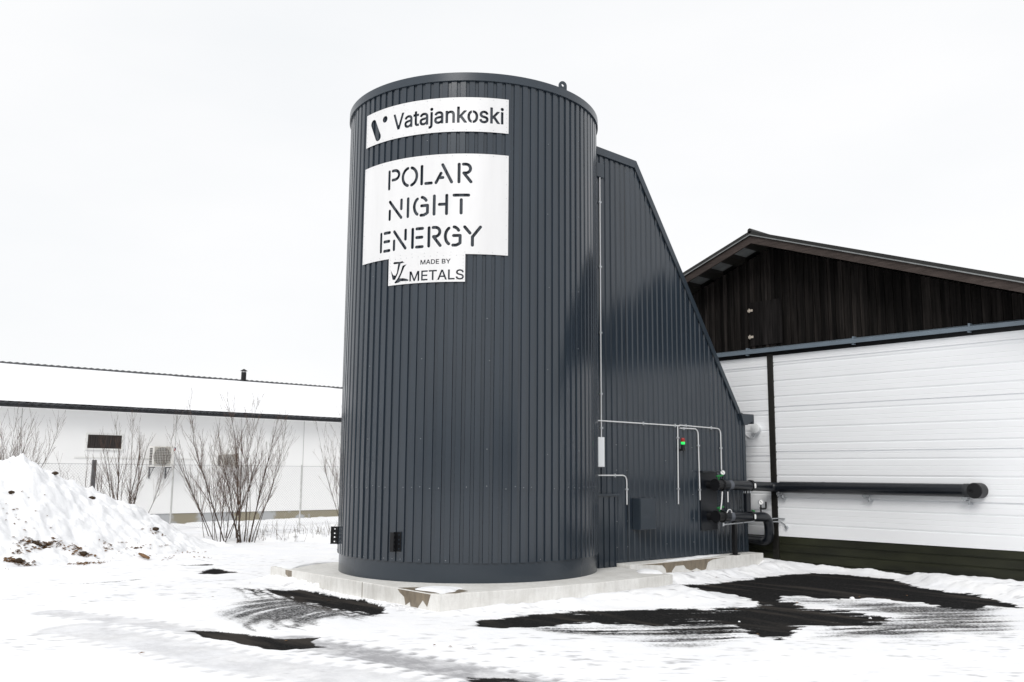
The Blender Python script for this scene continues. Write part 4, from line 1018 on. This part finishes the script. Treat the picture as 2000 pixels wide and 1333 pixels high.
MB().lathe([(.072,.0085),(.072,.0105)], 20, (WHX,1.53,2.11), 'X').build('round_mark', M_BLUE, ws)
MB().lathe([(.04,.011),(.04,.0125)], 16, (WHX,1.55,2.09), 'X').build('red_spot', M_REDP, ws)

# ------------------------------------------------------------------ chain-link fence
FX = -12.6
fe = thing('chain_link_fence', (FX, 3, GZ), 'faint chain link fence between the shrubs and the warehouse', 'fence')
mb = MB(); zb, zt = -.15, 1.62; ya, yb = -9.0, 12.0; p = .075
def wire(a, b): mb.tube([a, b], .0019, 3, cap=False)
for k in range(int((yb-ya+zt-zb)/p)):
    for s in (1, -1):
        yst = ya+k*p; pts = []
        a = (FX+.003*s, yst if s > 0 else yst-(zt-zb)*1.0, zb); hgt = zt-zb
        y_0, y_1 = (yst-hgt, yst) if s > 0 else (yst, yst-hgt)
        wire((FX+.003*s, y_0, zb), (FX+.003*s, y_1, zt))
mb.build('mesh', M_FENCE, fe, fix=False)
MB().tube([(FX, ya-1.8, zt), (FX, yb, zt)], .006, 6).build('top_wire', M_FENCE, fe)
MB().box((FX-.04, -1.80, GZ-.1), (FX+.04, -1.71, 1.72)).build('post', M_POSTG, fe)
for y in (-7.3, -5.5, .22, 3.95, 7.7):
    MB().tube([(FX, y, GZ-.1), (FX, y, 1.66)], .018, 8).build('post', M_GALV, fe)

# ------------------------------------------------------------------ bare shrubs
def shrub(x, y, h, spread, nst, seed, label, dens=1.0, lean=0.0, thick=1.0, z=None):
    rr = random.Random(seed); z0 = ground_z(x, y)-.05 if z is None else z
    t = thing('bare_shrub', (x, y, z0), label, 'shrub', 'leafless shrubs in front of the warehouse')
    st, tw = MB(), MB()
    def grow(p, d, ln, r0, lvl):
        n = 7 if lvl == 0 else (5 if lvl == 1 else 3); pts = [p]; dirs = []
        d = d.normalized(); cur = p.copy(); dd = d.copy()
        for i in range(n):
            dd = (dd + Vector((rr.gauss(0,.07), rr.gauss(0,.07), .055+rr.gauss(0,.04)))).normalized(); cur = cur+dd*ln/n; pts.append(cur.copy()); dirs.append(dd.copy())
        rad = [max(.0015, r0*(1-.82*i/n)) for i in range(n+1)]
        (st if lvl == 0 else tw).tube(pts, rad, 6 if lvl == 0 else (4 if lvl == 1 else 3), cap=False)
        if lvl >= 3: return
        cnt = int((ln*(8.5 if lvl == 0 else 11.0)+1)*dens)
        for _ in range(cnt):
            f = rr.uniform(.22 if lvl == 0 else .12, .97); i = min(int(f*n), n-1); q = pts[i].lerp(pts[i+1], f*n-i)
            a = rr.uniform(0, 6.283); perp = Vector((math.cos(a), math.sin(a), .25)); nd = (dirs[i]+perp*rr.uniform(.28, .62)).normalized()
            l2 = ln*(1-f*.65)*rr.uniform(.22, .48)*(1.0 if lvl == 0 else .85)
            if l2 > .10: grow(q, nd, l2, max(.0019, rad[i]*.45), lvl+1)
    for k in range(nst):
        a = 6.283*k/nst+rr.uniform(-.3, .3); q = rr.uniform(.15, 1)**.8*spread
        b = Vector((x+math.cos(a)*.16*rr.random()*2, y+math.sin(a)*.22*rr.random()*2, z0))
        d = Vector((math.cos(a)*q, math.sin(a)*q+lean, 1)); grow(b, d, h*rr.uniform(.72, 1.05), rr.uniform(.007, .017)*thick, 0)
    st.build('stems', M_BARK, t, fix=False); tw.build('twigs', M_TWIG, t, fix=False)
shrub(-9.75, .28, 2.95, .50, 12, 21, 'left clump of tall bare stems rising out of the snow edge', .9, -.04, .9)
shrub(-9.45, .72, 3.45, .40, 13, 22, 'tallest bare shrub with thick dark stems', .9, .03, 1.15)
shrub(-11.3, -1.38, 2.9, .28, 9, 23, 'bare shrub behind the snow pile, right of the fence post', .85, -.02, 1.1)
shrub(-11.4, -2.2, 2.3, .36, 7, 24, 'thin bare shrub under the louvred window', .8, -.05, .75)
shrub(-11.6, -3.85, 3.0, .36, 12, 25, 'dense reddish bare shrub behind the top of the snow pile', .85, -.05, .75)
shrub(-11.5, -4.40, 2.95, .34, 11, 27, 'bare shrub at the left edge of the photo', .8, 0, .75)
shrub(-9.5, 3.75, 3.4, .34, 8, 26, 'bare shrub half hidden behind the silo', .7, -.20, .95)
# dry stalks along the snow edge
mb = MB(); rr = random.Random(9)
for _ in range(240):
    y = rr.uniform(.9, 5.2); x = np.interp(y, [.9, 1.9, 4.5, 6], [-9.5, -8.9, -7.6, -6.6])-rr.random()**2*1.6
    h = rr.uniform(.08, .38); q = Vector((x, y, ground_z(x, y)-.03)); d = Vector((rr.gauss(0,.2), rr.gauss(0,.2), 1)); mb.tube([q, q+d*h*.5, q+d*h+Vector((rr.gauss(0,.04), rr.gauss(0,.04), 0))], [.0045,.0035,.002], 3, cap=False)
tag(mb.build('dry_stalks', M_GRASS, fix=False), 'sparse dry weed stalks poking through the snow edge', 'dry weeds', kind='stuff')
bm = bmesh.new(); rr = random.Random(3)
for _ in range(150):
    x = rr.uniform(-1.2, 1.9); y = -2.29-abs(rr.gauss(0, .075))-(.06 if x > 1.2 else 0); q = rr.uniform(.010, .034)*(1.2 if x < 0 else .8)
    M_ = Matrix.Translation((x, y, GZ+.012+q*.3)) @ Matrix.Diagonal((1, 1, .75, 1)); g = bmesh.ops.create_icosphere(bm, subdivisions=2, radius=q, matrix=M_)
    for v in g['verts']: v.co += Vector((rr.gauss(0, 1), rr.gauss(0, 1), rr.gauss(0, 1)))*q*.09
mC = bpy.data.meshes.new('snow_crumbs'); bm.to_mesh(mC); bm.free(); mC.materials.append(M_SNOW); oC = bpy.data.objects.new('snow_crumbs', mC); COL.objects.link(oC)
tag(oC, 'crumbs of snow scattered along the left face of the slab', 'snow crumbs', kind='stuff')
# loose snow chunks near the slab and on the asphalt
for x, y, s in ((4.74, 2.98, .035), (3.45, .32, .03), (5.75, 1.55, .018), (4.9, .1, .015)):
    clod(x, y, s, 'small lump of snow lying on the bare asphalt', M_SNOW, 'snow lumps on the asphalt', 'snow_lump', 'snow lump', .8, False)

# ------------------------------------------------------------------ unseen spruces added behind the camera to darken reflections in the cladding
mb = MB(); rr = random.Random(31)
for k in range(110):
    a = R(rr.uniform(-100, 8)); d = rr.uniform(62, 85); x, y = 11+d*math.cos(a), -9+d*math.sin(a)
    if y > -14 and x < 45: continue
    h = rr.uniform(5.5, 11); mb.tube([(x, y, GZ-.2), (x, y, GZ+h*.9)], [.16, .03], 6)
    n = 7
    for i in range(n):
        z0 = GZ+h*(.10+.80*i/n); r0 = h*.20*(1-i/n)+.12; m = 11; vs = [(x, y, z0+h*.26)]
        for j in range(m):
            t = 6.283*j/m; q = r0*rr.uniform(.6, 1.15); vs.append((x+q*math.cos(t), y+q*math.sin(t), z0-rr.uniform(0, .12)*h*.5))
        mb.add(vs, [(0, 1+j, 1+(j+1) % m) for j in range(m)])
tag(mb.build('unseen_forest', mat('spruce_needles', (.022, .032, .020), .9, var=.4, vscale=1.5), fix=False), 'unseen dark spruces added behind the camera to darken the silo reflections', 'unseen_forest', kind='stuff')
